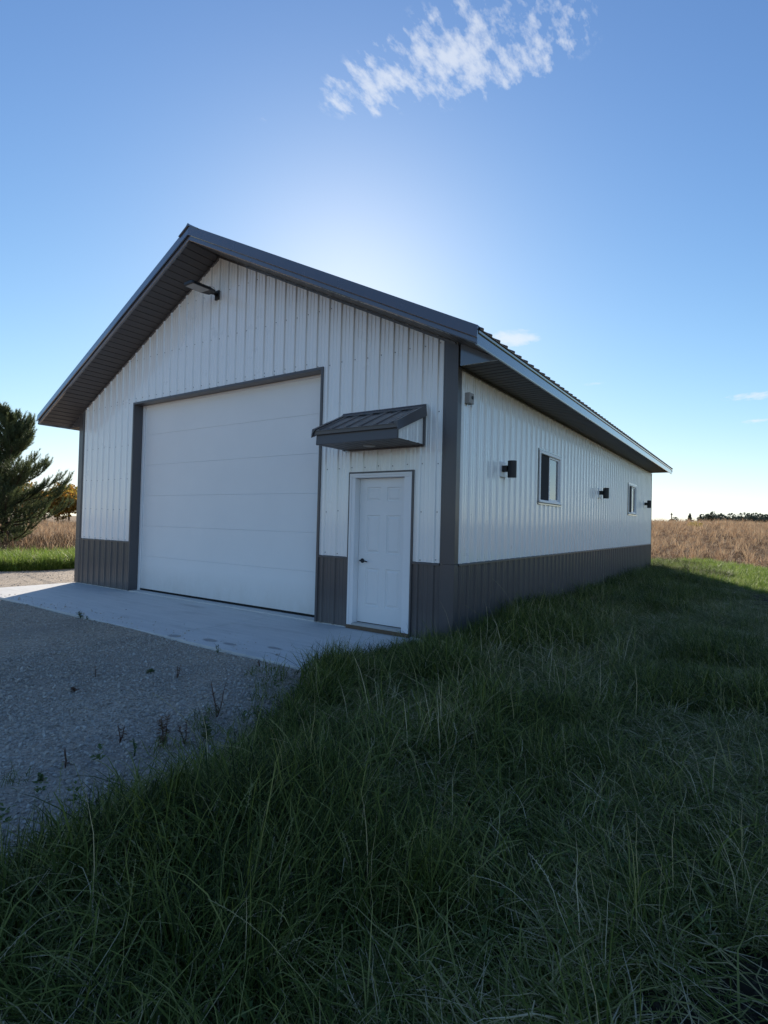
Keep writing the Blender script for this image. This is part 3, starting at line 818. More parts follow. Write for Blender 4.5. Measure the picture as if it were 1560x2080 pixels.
# fixtures on the walls ------------------------------------------
def wall_light():
    r_ = empty('wall_light', (0, 0, 0))
    MB().box(.0, .030, -.11, .11, -.115, .115).build('mounting_block', M_PVC, r_, .005)
    MB().box(.0305, .105, -.045, .045, -.035, .055).build('arm', M_BLACK, r_, .004)
    mb = MB(); c = .172
    mb.tube([(c, 0, -.125), (c, 0, -.122), (c, 0, .122), (c, 0, .125)], [.062, .066, .066, .062], 28)
    mb.build('shade', M_BLACK, r_)
    for z in (-.1265, .1255):
        mb = MB(); mb.tube([(c, 0, z), (c, 0, z + .001)], .052, 20); mb.build('lens', M_LENS, r_)
    return r_
lab = ['black tube wall light between the shed corner and the nearer window', 'black tube wall light between the two side windows', 'black tube wall light past the farther window, at the rear end of the wall']
proto = wall_light()
for i, y in enumerate((1.475, 7.46, 13.66)):
    if i == 0: o = proto
    else:
        o = proto.copy(); COL.objects.link(o)
        for c_ in list(proto.children):
            d_ = c_.copy(); COL.objects.link(d_); d_.parent = o
    o.location = (.004, y, 2.345)
    tag(o, lab[i], 'wall light', 'black tube lights along the side wall')

fl = tag(empty('floodlight', (-4.80, 0, 5.50)), 'black flat floodlight jutting from the gable under the roof peak', 'floodlight')
MB().box(-.055, .055, -.050, -.020, -.09, .075).build('wall_plate', M_BLACK, fl, .006)
mb = MB(); mb.tube([(0, -.05, 0), (0, -.12, .01), (0, -.17, .0)], [.035, .03, .03], 10); mb.build('arm', M_BLACK, fl, smooth=True)
hd_ = MB()
A0 = [(-.10, -.16, .02), (.10, -.16, .02), (.125, -.24, .035), (-.125, -.24, .035)]
top = [(-.09, -.14, -.018), (.09, -.14, -.018), (.13, -.27, -.022), (.13, -.61, -.030), (.11, -.64, -.030), (-.11, -.64, -.030), (-.13, -.61, -.030), (-.13, -.27, -.022)]
hd_.extrude(top, [(x * .92, y, z + .05) for x, y, z in top]); hd_.build('head', M_BLACK, fl, .004)
mb = MB(); mb.poly([(-.11, -.29, -.0262), (.11, -.29, -.0262), (.11, -.61, -.0332), (-.11, -.61, -.0332)]); mb.extrude([(-.11, -.29, -.027), (.11, -.29, -.027), (.11, -.61, -.034), (-.11, -.61, -.034)], [(-.11, -.29, -.024), (.11, -.29, -.024), (.11, -.61, -.031), (-.11, -.61, -.031)])
mb.build('lens', M_LENS, fl)
mb = MB(); mb.tube([(.06, -.12, .03), (.065, -.16, .075), (.06, -.26, .06)], .006, 6); mb.build('cable', M_ALU, fl)

sb = tag(empty('sensor_box', (.024, .235, 3.155)), 'small grey sensor box with a black eye high beside the shed corner', 'sensor')
MB().box(0, .07, -.06, .075, -.07, .07).build('housing', paint('grey_plastic', (.34, .32, .31), .5, .4, .05, 4, 0, False), sb, .006)
mb = MB(); mb.tube([(.0705, .02, .01), (.082, .02, .01)], .022, 16); mb.build('eye', M_BLACK, sb)

# ------------------------------------------------------------------ instancing of vegetation and stones
def scatter(name, protos, P, rot, scl, idx, label, cat):
    c = bpy.data.collections.new(name + '_source')
    for o in protos: c.objects.link(o)
    me = bpy.data.meshes.new(name); me.vertices.add(len(P)); me.vertices.foreach_set('co', np.ascontiguousarray(P, np.float32).ravel())
    a = me.attributes.new('rot', 'FLOAT_VECTOR', 'POINT'); a.data.foreach_set('vector', np.ascontiguousarray(rot, np.float32).ravel())
    a = me.attributes.new('scl', 'FLOAT_VECTOR', 'POINT'); a.data.foreach_set('vector', np.ascontiguousarray(scl, np.float32).ravel())
    a = me.attributes.new('idx', 'INT', 'POINT'); a.data.foreach_set('value', np.ascontiguousarray(idx, np.int32))
    o = link(name, me)
    ng = bpy.data.node_groups.new(name, 'GeometryNodeTree')
    ng.interface.new_socket('Geometry', in_out='INPUT', socket_type='NodeSocketGeometry')
    ng.interface.new_socket('Geometry', in_out='OUTPUT', socket_type='NodeSocketGeometry')
    gi = ng.nodes.new('NodeGroupInput'); go = ng.nodes.new('NodeGroupOutput')
    ip = ng.nodes.new('GeometryNodeInstanceOnPoints'); ci = ng.nodes.new('GeometryNodeCollectionInfo')
    ci.inputs['Collection'].default_value = c; ci.inputs['Separate Children'].default_value = True; ci.inputs['Reset Children'].default_value = True
    def na(n, ty):
        x = ng.nodes.new('GeometryNodeInputNamedAttribute'); x.data_type = ty; x.inputs['Name'].default_value = n
        return x.outputs['Attribute']
    ng.links.new(gi.outputs[0], ip.inputs['Points']); ng.links.new(ci.outputs[0], ip.inputs['Instance'])
    ip.inputs['Pick Instance'].default_value = True
    ng.links.new(na('idx', 'INT'), ip.inputs['Instance Index'])
    er = ng.nodes.new('FunctionNodeEulerToRotation'); ng.links.new(na('rot', 'FLOAT_VECTOR'), er.inputs[0])
    ng.links.new(er.outputs[0], ip.inputs['Rotation']); ng.links.new(na('scl', 'FLOAT_VECTOR'), ip.inputs['Scale'])
    ng.links.new(ip.outputs[0], go.inputs[0])
    md = o.modifiers.new('scatter', 'NODES'); md.node_group = ng
    tag(o, label, cat, kind='stuff')
    return o


def clump(name, mat, n, rad, length, tilt, curl, az_sp, width, seg=5, lvar=.4, tint=(.1, .7), dry=.1, seeds=0, fold=.34):
    """a tuft of ribbon blades combed towards +X"""
    vs, fs, tn = [], [], []

    def ribbon(pts, ws, azs, tw, tv):
        k0 = len(vs)
        for s, (p, w, az) in enumerate(zip(pts, ws, azs)):
            sd = az + math.pi / 2 + tw * (s / len(pts) - .2)
            o_ = np.array([math.cos(sd), math.sin(sd), .30 * math.sin(tw * 2)]) * w / 2
            vs.append(p - o_); vs.append(p + o_); tn.append(tv); tn.append(tv)
            if s:
                k = k0 + 2 * s; fs.append((k - 2, k - 1, k + 1, k))

    for b in range(n):
        r = rad * math.sqrt(rng.random()); a0 = rng.random() * 2 * math.pi
        p = np.array([r * math.cos(a0), r * math.sin(a0), 0.0])
        az = rng.normal(0, az_sp); Lb = length * (1 + lvar * rng.uniform(-1, 1)); th = R(rng.normal(tilt, 14)); cu = R(curl * rng.uniform(.3, 1.7))
        w = width * rng.uniform(.55, 1.35); isd = rng.random() < dry
        tv = rng.uniform(.86, 1.0) if isd else rng.uniform(*tint)
        if isd: w *= .7
        seed = b < seeds
        sg = seg + 3 if seed else seg
        if seed: Lb *= 1.3; w = .0022; tv = rng.uniform(.72, .92); cu = R(rng.uniform(50, 115)); th = R(rng.uniform(8, 35))
        tw = rng.uniform(-1.1, 1.1); fj = rng.integers(2, sg) if rng.random() < fold and not seed else 99; ft = 0
        pts, ws, azs = [p.copy()], [w * .8], [az]
        for s in range(1, sg + 1):
            q = s / sg; az += rng.normal(0, .20)
            if s >= fj: ft = R(75) if ft == 0 else ft
            t_ = min(th + cu * q ** 1.5 + ft, 2.7)
            p = p + np.array([math.sin(t_) * math.cos(az), math.sin(t_) * math.sin(az), math.cos(t_)]) * Lb / sg
            if p[2] < .015: p[2] = .015 + .03 * rng.random()
            pts.append(p.copy()); ws.append((w if seed else w * (1 - q ** 2.2)) + .0004); azs.append(az)
        ribbon(pts, ws, azs, tw, tv)
        if seed:                       # small spikelets along the tip
            for j in range(11):
                q = (sg - 2.4) + 2.4 * j / 11; i_ = min(int(q), sg - 1); c0 = pts[i_] + (pts[i_ + 1] - pts[i_]) * (q - i_); d = pts[i_ + 1] - pts[i_]; d /= np.linalg.norm(d) + 1e-9
                sd = np.cross(d, [0, 0, 1]); sd /= np.linalg.norm(sd) + 1e-9; dd = d + sd * (.7 if j % 2 else -.7); dd /= np.linalg.norm(dd)
                ribbon([c0, c0 + dd * .008, c0 + dd * .016], [.001, .0042, .0006], [azs[-1]] * 3, .3, tv)
    me = np_mesh(name, np.array(vs), np.array(fs), mat, {'tint': np.array(tn)}, smooth=True)
    return bpy.data.objects.new(name, me)


def vnoise(x, y, s, seed=0):
    """smooth value noise in 0..1"""
    g_ = np.random.default_rng(seed).random((64, 64)); x = np.asarray(x) / s + 13.3; y = np.asarray(y) / s + 7.7
    xi = np.floor(x).astype(int); yi = np.floor(y).astype(int); fx = x - xi; fy = y - yi; fx = fx * fx * (3 - 2 * fx); fy = fy * fy * (3 - 2 * fy)
    G = lambda a, b: g_[a % 64, b % 64]
    return (G(xi, yi) * (1 - fx) + G(xi + 1, yi) * fx) * (1 - fy) + (G(xi, yi + 1) * (1 - fx) + G(xi + 1, yi + 1) * fx) * fy


def in_lawn(x, y):
    ok = x > lawn_edge(y) + .02
    ok &= ~((x < .10) & (y > -.02) & (y < L + .05))
    patch = np.hypot((x - 3.62) / .76, (y + 4.34) / .68) < 1 + .25 * (vnoise(x, y, .15, 5) - .5)
    return ok & ~(patch & (np.random.default_rng(3).random(len(x)) > .035))


# --- lawn grass
G_up = [clump('grass_tuft', M_GRASS, 42, .10, .40, 16, 95, 1.1, .0068, tint=(.0, .70), dry=.05) for _ in range(4)]
G_mid = [clump('grass_tuft', M_GRASS, 42, .12, .40, 42, 85, 1.1, .0064, tint=(.0, .74), dry=.08) for _ in range(4)]
G_flat = [clump('grass_tuft', M_GRASS, 46, .15, .36, 76, 26, 1.9, .0062, tint=(.08, .82), dry=.14) for _ in range(4)]
G_seed = [clump('grass_tuft', M_GRASS, 20, .12, .42, 22, 70, .8, .0055, tint=(.2, .7), dry=.15, seeds=2) for _ in range(3)]
G_short = [clump('grass_tuft', M_GRASS, 40, .12, .16, 25, 60, 1.6, .0050, tint=(.15, .6), dry=.08) for _ in range(2)]
def broadleaf(name, mat, n, leaf):
    V, F, A = [], [], []
    for k in range(n):
        a = rng.uniform(0, 6.28); el = rng.uniform(.15, 1.1); l = leaf * rng.uniform(.6, 1.2); w = l * .30; r0 = rng.uniform(0, .03)
        p = np.array([r0 * math.cos(a), r0 * math.sin(a), .02 + rng.uniform(0, .12)]); d = np.array([math.cos(a) * math.cos(el), math.sin(a) * math.cos(el), math.sin(el)]); sd = np.array([-math.sin(a), math.cos(a), 0.])
        i0 = len(V); V += [p, p + d * l * .45 + sd * w, p + d * l * .9 + [0, 0, -l * .18], p + d * l * .45 - sd * w]; F.append((i0, i0 + 1, i0 + 2, i0 + 3)); A += [rng.uniform(.1, .9)] * 4
    return bpy.data.objects.new(name, np_mesh(name, np.array(V), np.array(F), mat, {'tint': np.array(A)}))
G_leaf = [broadleaf('grass_tuft', M_WEED, 22, .045) for _ in range(2)]
protos = G_up + G_mid + G_flat + G_seed + G_short + G_leaf
for i, o in enumerate(protos): o.name = 'grass_tuft_%02d' % i


def lawn_points(x0, x1, y0, y1, dens):
    n = int((x1 - x0) * (y1 - y0) * dens); x = rng.uniform(x0, x1, n); y = rng.uniform(y0, y1, n)
    k = in_lawn(x, y); return x[k], y[k]


X, Y = [], []
for (bx, dens) in (((-.7, 7.0, -9.0, 1.0), 225), ((-.3, 9, 1.0, 7.0), 150), ((-.1, 11, 7.0, 15.2), 100), ((-9, 13, 15.2, 21.5), 55)):
    a, b = lawn_points(*bx, dens); X.append(a); Y.append(b)
X = np.concatenate(X); Y = np.concatenate(Y); N = len(X)
swx = np.interp(Y, [-9, -4.6, -3.8, -2.4, -.7, 1.4, 5.7, 12, 20], [1.0, .75, .62, 1.05, 1.6, 2.0, 2.9, 4.2, 5.5])
swath = np.exp(-((X - swx) / .42) ** 2) * smooth(-5.6, -4.2, Y)
flat = .5 + .95 * (vnoise(X, Y, .95, 1) - .5) + .55 * (vnoise(X, Y, .4, 2) - .5) - .06 + .6 * swath
flat += .30 * smooth(2.0, 3.2, X) * smooth(0, -2, Y) - .25 * np.exp(-((X - 1.5) / .6) ** 2 - ((Y + 4.8) / .9) ** 2)
wallg = (X < .9) & (Y > -1.2)
flat -= .40 * np.exp(-(np.maximum(X - .1, 0) / .55) ** 2) * smooth(-2.0, -.5, Y)
flat -= .25 * ((X - lawn_edge(Y)) < .45)
u = rng.random(N)
cls = np.where(flat < .36, rng.integers(0, 4, N), np.where(flat < .60, rng.integers(4, 8, N), rng.integers(8, 12, N)))
cls = np.where(u < .05, rng.integers(12, 15, N), cls)
edge_d = X - lawn_edge(Y)
cls = np.where((rng.random(N) < .10) & (vnoise(X, Y, .9, 21) > .62), rng.integers(17, 19, N), cls)
cls = np.where((edge_d < .22) & (Y < -2.4) & (rng.random(N) < .55), rng.integers(15, 17, N), cls)
az = 2.55 + 2.2 * (vnoise(X, Y, 1.6, 3) - .5) + 1.6 * (vnoise(X, Y, .5, 4) - .5) + rng.normal(0, .65, N)
ex = rng.uniform(-1.6, .5, 420); ey = rng.uniform(-6, -2.1, 420)
ke = (lawn_edge(ey) - ex > 0) & (rng.random(420) < np.exp(-(lawn_edge(ey) - ex) / .22))
X = np.concatenate([X, ex[ke]]); Y = np.concatenate([Y, ey[ke]]); cls = np.concatenate([cls, rng.integers(15, 19, ke.sum())]); edge_d = X - lawn_edge(Y); N = len(X)
az = np.concatenate([az, rng.uniform(0, 6.28, ke.sum())]) if len(az) < N else az
s = rng.uniform(.70, 1.15, N) * (.72 + .5 * vnoise(X, Y, .8, 6)) * np.where(Y > 15.3, .75, 1)
s = s * (1 - .62 * smooth(2.0, 3.4, X) * smooth(3.0, 9.0, Y)) * (1 - .25 * smooth(1.2, 2.5, X))
s = np.where((edge_d < .25) & (Y < -2.6), s * .8, s)
s = s * (1 - .42 * smooth(.75, .1, X) * smooth(-2.6, -1.6, Y) * smooth(1.0, -.3, Y))
P = np.stack([X, Y, T(X, Y) - .01 + np.where(cls >= 8, .05 * rng.random(N), 0)], 1)
rot = np.stack([rng.normal(0, .10, N), rng.normal(0, .10, N), az], 1)
scatter('lawn_grass', protos, P, rot, np.stack([s, s, s * rng.uniform(.85, 1.1, N)], 1), cls, 'long uncut green grass, matted and leaning, filling the foreground', 'grass')

# --- sunlit green verge on the far side of the gravel strip (left)
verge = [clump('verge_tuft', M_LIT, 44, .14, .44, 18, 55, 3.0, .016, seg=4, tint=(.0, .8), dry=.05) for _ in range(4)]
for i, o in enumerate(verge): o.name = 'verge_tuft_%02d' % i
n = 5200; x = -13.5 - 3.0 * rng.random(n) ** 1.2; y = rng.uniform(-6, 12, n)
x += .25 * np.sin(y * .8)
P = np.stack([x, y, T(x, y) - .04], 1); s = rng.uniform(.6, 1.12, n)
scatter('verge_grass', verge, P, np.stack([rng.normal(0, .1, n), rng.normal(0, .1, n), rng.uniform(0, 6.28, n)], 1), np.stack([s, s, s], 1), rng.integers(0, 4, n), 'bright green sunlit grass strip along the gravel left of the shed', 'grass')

# --- end of the lawn (right): brighter-coloured tufts set past the shed's shadow edge
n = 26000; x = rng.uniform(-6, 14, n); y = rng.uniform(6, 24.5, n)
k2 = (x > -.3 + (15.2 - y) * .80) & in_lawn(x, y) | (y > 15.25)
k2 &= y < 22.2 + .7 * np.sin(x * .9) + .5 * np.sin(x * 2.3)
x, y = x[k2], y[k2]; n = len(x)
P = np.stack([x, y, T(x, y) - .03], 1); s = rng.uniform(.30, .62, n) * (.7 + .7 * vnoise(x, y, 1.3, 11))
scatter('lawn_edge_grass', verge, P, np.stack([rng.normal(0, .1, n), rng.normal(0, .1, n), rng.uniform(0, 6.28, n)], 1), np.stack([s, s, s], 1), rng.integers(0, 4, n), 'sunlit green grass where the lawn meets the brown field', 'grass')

# --- dry field
dryt = [clump('field_tuft', M_DRY, 40, .30, .36, 30, 80, 3.0, .040, seg=3, tint=(.0, .85), dry=.14) for _ in range(4)]
palet = [clump('field_tuft', M_PALE, 26, .25, 1.15, 10, 40, 3.0, .035, seg=4, tint=(.1, .9), dry=.1) for _ in range(3)]
M_BRUSH = blade_mat('dark_brush_blade', [(0, (.06, .035, .025)), (.6, (.13, .085, .055)), (1, (.24, .18, .10))], .8, .2, .3, .15)
brush = [clump('field_tuft', M_BRUSH, 30, .25, .85, 14, 50, 3.0, .034, seg=4, tint=(.0, .9), dry=.1) for _ in range(2)]
for i, o in enumerate(dryt + palet + brush): o.name = 'field_tuft_%02d' % i
X, Y, I, S = [], [], [], []
def field(n, azr, dr, pale, s0=1.0):
    a = np.radians(rng.uniform(*azr, n)); d = np.sqrt(rng.uniform(dr[0] ** 2, dr[1] ** 2, n))
    x = CX + d * np.sin(a); y = CY + d * np.cos(a)
    X.append(x); Y.append(y); S.append(s0 * rng.uniform(.6, 1.25, n) * (.85 + d / 420)); I.append(np.where(rng.random(n) < pale, rng.integers(4, 7, n), rng.integers(0, 4, n)))
field(26000, (-16, 13), (29, 62), .02, .75)
field(13000, (-16, 13), (62, 100), .10, .8)
field(7000, (-16, 13), (98, 132), .80, .85)
field(11000, (-80, -60), (19.5, 40), .12, .62)
field(9000, (-80, -60), (40, 100), .25, .7)
X = np.concatenate(X); Y = np.concatenate(Y); S = np.concatenate(S); I = np.concatenate(I); n = len(X)
k = ~((X > -17.2) & (X < -9) & (Y < 14)); X, Y, S, I = X[k], Y[k], S[k], I[k]; n = len(X)
kb = (rng.random(n) < .35) & (X < -16) & (np.hypot(X - CX, Y - CY) < 33) | (rng.random(n) < .07)
I = np.where(kb, rng.integers(7, 9, n), I); S = np.where(kb & (X > -16), S * .55, S)
scatter('field_grass', dryt + palet + brush, np.stack([X, Y, T(X, Y) - .06], 1), np.stack([rng.normal(0, .12, n), rng.normal(0, .12, n), rng.uniform(0, 6.28, n)], 1), np.stack([S, S, S * rng.uniform(.7, 1.2, n)], 1), I, 'dry brown and tan field growth in the sun behind the shed', 'field growth')

# --- gravel stones
stones = []
for i in range(7):
    bm = bmesh.new(); bmesh.ops.create_icosphere(bm, subdivisions=1, radius=1)
    for v in bm.verts:
        v.co *= random.uniform(.68, 1.18); v.co.z *= .62; v.co.x *= 1.15
    me = bpy.data.meshes.new('stone'); bm.to_mesh(me); bm.free(); me.materials.append(M_STONE)
    stones.append(bpy.data.objects.new('stone_%02d' % i, me))
X, Y = [], []
for (x0, x1, y0, y1, dens) in ((-3.4, 1.0, -6.2, -2.02, 2600), (-9.6, -3.4, -4.6, -2.02, 700), (-13.4, -9.66, -5, 12, 110)):
    n = int((x1 - x0) * (y1 - y0) * dens); x = rng.uniform(x0, x1, n); y = rng.uniform(y0, y1, n)
    k = (x < lawn_edge(y) + .35) & (rng.random(n) < .25 + .9 * vnoise(x, y, .5, 8)); X.append(x[k]); Y.append(y[k])
X = np.concatenate(X); Y = np.concatenate(Y); n = len(X)
xa = rng.uniform(-8.5, -.6, 260); ya = -2.0 + np.abs(rng.normal(0, .28, 260)); ka = (ya > -1.99) & (ya < -.1); XA, YA = xa[ka], ya[ka]
X = np.concatenate([X, XA]); Y = np.concatenate([Y, YA]); n = len(X)
S = np.clip(rng.lognormal(math.log(.0064), .50, n), .0025, .018)
scatter('gravel_stones', stones, np.stack([X, Y, np.where((Y > -2.0) & (X > -9.6), -.014, -.040 + .010 * np.sin(X * 2.1 + Y * 1.3) + .008 * np.sin(X * .9 - Y * 2.7)) + S * .25], 1), rng.uniform(0, 6.28, (n, 3)) * [.15, .15, 1], np.stack([S, S, S], 1), rng.integers(0, 7, n), 'loose grey stones scattered over the packed gravel yard', 'gravel')

# ------------------------------------------------------------------ weeds in the gravel
def leafy(name, mat, h, n, leaf, spread, stems=1):
    r_ = empty(name, (0, 0, 0)); st = MB(); V, F, A = [], [], []
    for s in range(stems):
        a = rng.uniform(0, 6.28); lean = rng.uniform(.05, .35) if stems > 1 else .08
        pts = [(lean * h * q * math.cos(a) + .01 * math.sin(5 * q), lean * h * q * math.sin(a), h * q * rng.uniform(.95, 1.05)) for q in (0, .35, .7, 1)]
        st.tube(pts, [.004, .0035, .003, .0015], 5)
        for k in range(n):
            q = rng.uniform(.12, 1.0); p = np.array([np.interp(q, (0, .35, .7, 1), [c[i] for c in pts]) for i in range(3)])
            b = rng.uniform(0, 6.28); el = rng.uniform(-.1, .8); l = leaf * rng.uniform(.5, 1.2) * (1.2 - .6 * q); w = l * .28
            d = np.array([math.cos(b) * math.cos(el), math.sin(b) * math.cos(el), math.sin(el)]); sd = np.array([-math.sin(b), math.cos(b), 0])
            i0 = len(V); V += [p, p + d * l * .5 + sd * w, p + d * l - [0, 0, l * .15], p + d * l * .5 - sd * w]; F.append((i0, i0 + 1, i0 + 2, i0 + 3)); A += [rng.random()] * 1 * 4
    st.build('stem', mat, r_, smooth=True)
    o = link('leaf', np_mesh('leaf', np.array(V), np.array(F), mat, {'tint': np.array(A)}), r_); tag(o, kind='stuff')
    return r_
for (nm, x, y, h, n, lf, stems, mat, label) in (
    ('weed', -5.185, -2.03, .13, 16, .075, 3, M_WEED, 'taller leafy green weed at the far part of the apron edge'),
    ('weed', -4.99, -2.03, .08, 9, .05, 2, M_WEED, 'low green weed just right of the taller one at the apron edge'),
    ('weed', -1.93, -2.08, .13, 12, .05, 2, M_WEED, 'green weed at the apron edge below the dark concrete stains'),
    ('dead_weed', -1.42, -2.96, .16, 10, .045, 2, M_DOCK, 'thin brown dried weed standing mid gravel'),
    ('weed', -1.80, -3.0, .035, 12, .06, 3, M_WEED, 'flat green rosette lying on the mid gravel'),
    ('dead_weed', -2.01, -3.44, .14, 12, .05, 1, M_DOCK, 'upright dark dried weed left of the green rosette'),
    ('dead_weed', -.24, -3.42, .36, 14, .04, 3, M_DOCK, 'tall thin dried weed stalks at the lawn edge'),
    ('weed', .06, -3.74, .24, 26, .06, 3, M_WEED, 'feathery green weed at the lawn edge beside brown docks'),
    ('dead_weed', -.10, -3.97, .26, 34, .06, 3, M_DOCK, 'thick rusty brown dock with curled leaves near the lawn'),
    ('dead_weed', -.02, -3.86, .18, 18, .05, 2, M_DOCK, 'smaller brown dock right of the thick one'),
    ('dead_weed', -.40, -4.10, .15, 14, .045, 2, M_DOCK, 'short brown weed left of the thick dock'),
    ('weed', -.12, -4.16, .14, 10, .05, 2, M_WEED, 'small yellow green weed below the docks'),
    ('weed', -.24, -4.67, .05, 12, .04, 3, M_WEED, 'round low green weed on the gravel near the left foreground'),
    ('dead_weed', -.30, -4.50, .14, 6, .03, 2, M_DOCK, 'thin brown stem behind the round low weed'),
    ('dead_weed', -1.13, -2.18, .10, 8, .04, 2, M_DOCK, 'small brown weed where the apron meets the lawn'),
    ('dead_weed', -1.74, -3.76, .05, 12, .05, 3, M_DOCK, 'flat reddish weed clump in the left gravel'),
):
    o = leafy(nm, mat, h * .8, n, lf * .8, 1, stems); o.location = (x, y, -.045); tag(o, label, 'weed')

# ------------------------------------------------------------------ pine tree
def pine(loc, H):
    t_ = tag(empty('pine_tree', loc), 'dark green young pine with upswept bushy branches left of the shed', 'tree')
    mb = MB(); mb.tube([(0.02 * math.sin(k), .02 * math.cos(k * 1.3), H * k / 8) for k in range(9)], [.13 * (1 - k / 8.6) + .008 for k in range(9)], 9)
    mb.build('trunk', M_BARK, t_, smooth=True)
    z = .30; nb = 0
    while z < H - .25:
        q = z / H
        reach = (2.55 * (1 - q) ** .75 + .22) * (1.0 if q > .14 else .8)
        for b in range(7 if q < .7 else 5):
            a = rng.uniform(0, 6.28); Lb = reach * rng.uniform(.72, 1.12); el = rng.uniform(.12, .35) + .55 * q
            pts = [np.array([0, 0, z + rng.uniform(-.12, .12)])]; e = el - .25; segs = 7
            for s in range(segs):
                e += (.62 + .2 * rng.random()) / segs * (1.2 if s > 3 else .6); aa = a + rng.normal(0, .08)
                pts.append(pts[-1] + np.array([math.cos(aa) * math.cos(e), math.sin(aa) * math.cos(e), math.sin(e)]) * Lb / segs)
            br = MB(); br.tube(pts, [.030 * (1 - .85 * s / segs) * (1.1 - .5 * q) + .003 for s in range(segs + 1)], 5)
            shoots = [(pts[-1], pts[-1] - pts[-2])]
            for s in range(2, segs + 1):
                for side in (-1, 1):
                    for rep in range(2):
                        f_ = rng.random(); p = pts[s - 1] * (1 - f_) + pts[s] * f_; dd = (pts[s] - pts[s - 1]); dd = dd / np.linalg.norm(dd)
                        sd = np.array([-dd[1], dd[0], 0]) * side; dv = dd * rng.uniform(.5, 1) + sd * rng.uniform(.3, 1.0) + np.array([0, 0, rng.uniform(.0, .7)]); dv /= np.linalg.norm(dv)
                        l2 = Lb * (.30 - .16 * s / segs) * rng.uniform(.5, 1.2) + .10
                        m1 = p + dv * l2 * .6; dv2 = dv + np.array([0, 0, .45]); dv2 /= np.linalg.norm(dv2); m2 = m1 + dv2 * l2 * .5
                        br.tube([p, m1, m2], [.008, .005, .003], 4, False)
                        shoots.append((m2, dv2)); shoots.append((m1, dv2))
                        if l2 > .35: shoots.append(((p + m1) / 2, dv))
            bo = br.build('branch', M_BARK, t_, smooth=True, fix=False)
            V, F, A = [], [], []
            for (p, d) in shoots:
                d = d / np.linalg.norm(d); sh = rng.uniform(.22, .38); tone = rng.random() * .5
                u_ = np.cross(d, [0, 0, 1.0]); u_ /= (np.linalg.norm(u_) + 1e-6); v_ = np.cross(d, u_)
                for k in range(40):
                    f_ = rng.random(); b_ = rng.uniform(0, 6.28); c0 = p - d * .14 + d * sh * f_
                    sp = rng.uniform(.5, 1.0) * (1 - .55 * f_)
                    nd = d * .8 + (u_ * math.cos(b_) + v_ * math.sin(b_)) * sp; nd /= np.linalg.norm(nd); l = rng.uniform(.09, .15)
                    wv = np.cross(nd, rng.normal(0, 1, 3)); wv = wv / (np.linalg.norm(wv) + 1e-6) * .006
                    i0 = len(V); V += [c0 - wv, c0 + wv, c0 + nd * l]; F.append((i0, i0 + 1, i0 + 2)); A += [tone + .25 * rng.random()] * 3
            n_ = link('needles', np_mesh('needles', np.array(V), np.array(F), M_NEEDLE, {'tint': np.array(A)}), bo); tag(n_, kind='stuff')
        z += .37 * (1.1 - .35 * q)
    return t_
pine((-21.45, 2.95, -.03), 5.6)

# ------------------------------------------------------------------ distant trees
def crown_mesh(name, mat, n, rx, rz, z0, leaf, conifer=False, lobes=7):
    V, F, A = [], [], []
    L_ = [(rng.normal(0, .42) * rx, rng.normal(0, .42) * rx, z0 + rz * (1 + rng.uniform(-.55, .65)), rng.uniform(.35, .6) * rx) for _ in range(lobes)]
    for k in range(n):
        if conifer:
            q = rng.random() ** 1.5; rr = rx * (1 - q) * math.sqrt(rng.uniform(.2, 1)) * (.75 + .25 * math.sin(q * 40)); a = rng.uniform(0, 6.28); p = np.array([rr * math.cos(a), rr * math.sin(a), z0 + q * 2 * rz])
        else:
            c = L_[rng.integers(0, lobes)]; d = rng.normal(0, 1, 3); d /= np.linalg.norm(d); p = np.array(c[:3]) + d * c[3] * rng.uniform(.55, 1.05)
        a = rng.normal(0, 1, 3); a /= np.linalg.norm(a); b = np.cross(a, rng.normal(0, 1, 3)); b /= np.linalg.norm(b); l = leaf * rng.uniform(.5, 1.2)
        i0 = len(V); V += [p - a * l, p + b * l * .7, p + a * l, p - b * l * .7]; F.append((i0, i0 + 1, i0 + 2, i0 + 3)); A += [rng.random()] * 4
    return np_mesh(name, np.array(V), np.array(F), mat, {'tint': np.array(A)})
def tree(nm, crown, h, loc, s, label, group, cat='tree', tr_=.12):
    r_ = empty(nm, loc, rng.uniform(0, 6.28)); r_.scale = (s, s, s)
    me = MB(); me.tube([(0, 0, -.3), (.03, 0, h * .35), (0, .04, h * .75)], [tr_, tr_ * .7, tr_ * .25], 7); me.build('trunk', M_BARK, r_, smooth=True)
    for k in range(3):
        a = rng.uniform(0, 6.28); mb = MB(); mb.tube([(0, 0, h * .3), (.12 * h * math.cos(a), .12 * h * math.sin(a), h * .55)], [tr_ * .45, tr_ * .1], 5); mb.build('branch', M_BARK, r_)
    link('crown', crown, r_); tag(r_, label, cat, group)
    return r_
M_AUT = blade_mat('autumn_leaf', [(0, (.22, .10, .02)), (.45, (.40, .20, .035)), (.75, (.42, .29, .05)), (1, (.16, .18, .04))], .6, .45, .5)
M_FARG = blade_mat('dark_far_leaf', [(0, (.05, .065, .05)), (1, (.10, .12, .08))], .6, .2, .2)
M_BUSH = blade_mat('yellow_bush_leaf', [(0, (.28, .22, .04)), (1, (.48, .38, .08))], .6, .4, .2)
aut = [crown_mesh('autumn_crown', M_AUT, 3000, 3.8, 2.9, 1.0, .24) for _ in range(3)]
ORD = ['first', 'second', 'third', 'fourth', 'fifth', 'sixth', 'seventh', 'eighth', 'ninth', 'tenth', 'eleventh', 'twelfth', 'thirteenth', 'fourteenth', 'fifteenth', 'sixteenth', 'seventeenth', 'eighteenth', 'nineteenth', 'twentieth', 'twenty-first', 'twenty-second']
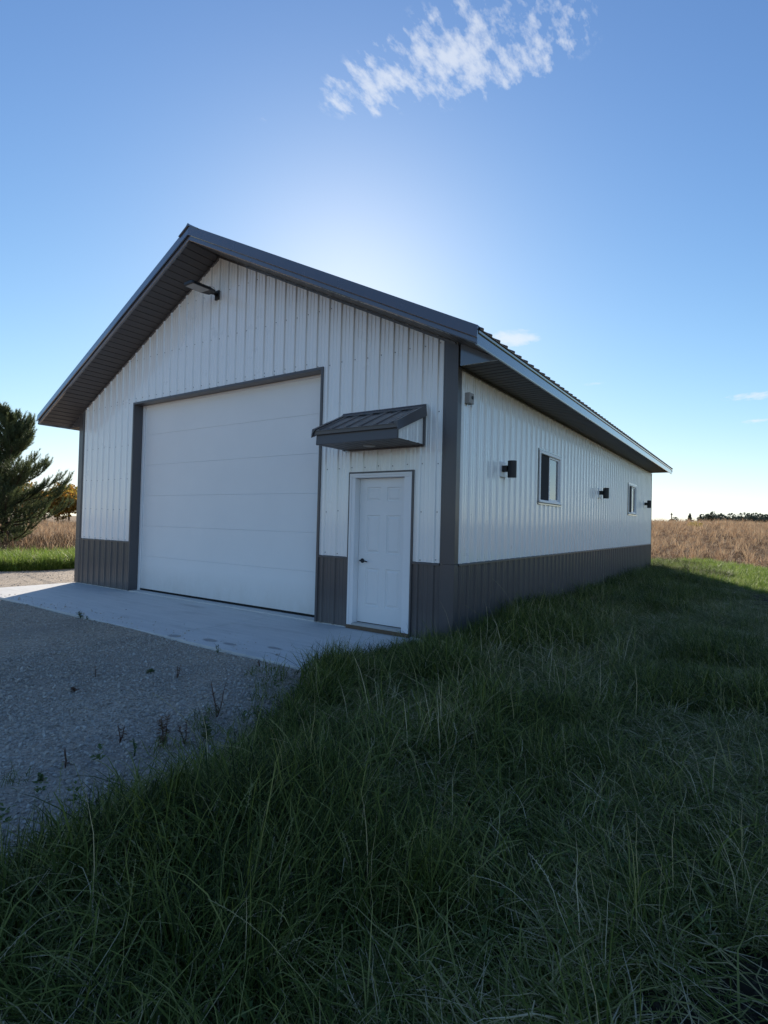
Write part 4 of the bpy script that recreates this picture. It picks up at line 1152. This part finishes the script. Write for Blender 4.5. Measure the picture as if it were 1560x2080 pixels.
dirs = [(-63.9, 104), (-64.9, 98), (-65.8, 108), (-66.8, 100), (-67.8, 108), (-68.9, 100), (-70.0, 106), (-71.2, 100)]
for i, (a, d) in enumerate(dirs):
    x, y = CX + d * math.sin(R(a)), CY + d * math.cos(R(a))
    lab_ = 'orange autumn tree beside the shed corner, rightmost of the gold row' if i == 0 else '%s autumn tree leftward from the shed corner in the gold row behind the pine' % ORD[i]
    tree('autumn_tree', aut[i % 3], 6.5, (x, y, float(T(x, y)) - .1), (.95, .82, .98, .86, .9, 1.0, .85, .95)[i], lab_, 'autumn trees at the far field edge', tr_=.22)
dec = [crown_mesh('dark_crown', M_FARG, 420, 2.6, 1.8, 1.6, .42) for _ in range(3)]
con = [crown_mesh('conifer_crown', M_FARG, 420, 2.3, 2.5, .3, .42, True) for _ in range(2)]
nr, nc = 0, 0
for i, (px, kind, sz) in enumerate([(1332, 0, .5), (1350, 0, .55), (1372, 0, .8), (1398, 1, .75), (1406, 1, 1.15), (1422, 1, .6), (1428, 1, 1.0), (1434, 1, .9), (1440, 0, 1.0), (1446, 0, 1.15), (1453, 0, .95), (1459, 0, 1.1), (1465, 0, .95), (1473, 0, 1.1), (1480, 0, 1.15), (1486, 0, .85), (1495, 0, .85), (1502, 0, 1.05), (1510, 0, .85), (1517, 0, .95), (1526, 0, 1.2), (1533, 0, 1.1), (1540, 0, 1.25), (1547, 0, 1.1), (1554, 0, 1.0)]):
    a = R(-8.36 + (px - 1325) / 235.0 * 8.98); d = rng.uniform(232, 262); x, y = CX + d * math.sin(a), CY + d * math.cos(a)
    if kind: lab = '%s dark pointed conifer on the skyline counting right from the shed' % ORD[nc]; nc += 1
    else: lab = '%s dark round skyline tree counting right from the shed' % ORD[nr]; nr += 1
    tree('skyline_conifer' if kind else 'skyline_tree', (con if kind else dec)[i % (2 if kind else 3)], 5.2, (x, y, 2.6 + rng.uniform(-.3, .3)), sz * .92, lab, 'pointed skyline conifers' if kind else 'dark skyline trees')
a = R(-4.72); d = 96; x, y = CX + d * math.sin(a), CY + d * math.cos(a)
tree('bush', crown_mesh('bush_crown', M_BUSH, 500, 1.3, .8, .3, .12), 1.6, (x, y, float(T(x, y)) - .1), .62, 'yellow leafed bush on the crest of the field', None, 'bush', .05)
a = R(-6.75); d = 180; x, y = CX + d * math.sin(a), CY + d * math.cos(a)
po = tag(empty('utility_pole', (x, y, 0)), 'thin utility pole standing on the skyline left of the dark trees', 'pole')
mb = MB(); mb.tube([(0, 0, -1), (0, 0, 6.6)], [.16, .12], 8); mb.build('pole', M_BARK, po)
mb = MB(); mb.box(-.28, .28, -.06, .06, 6.0, 6.25); mb.build('crossarm', M_BARK, po)
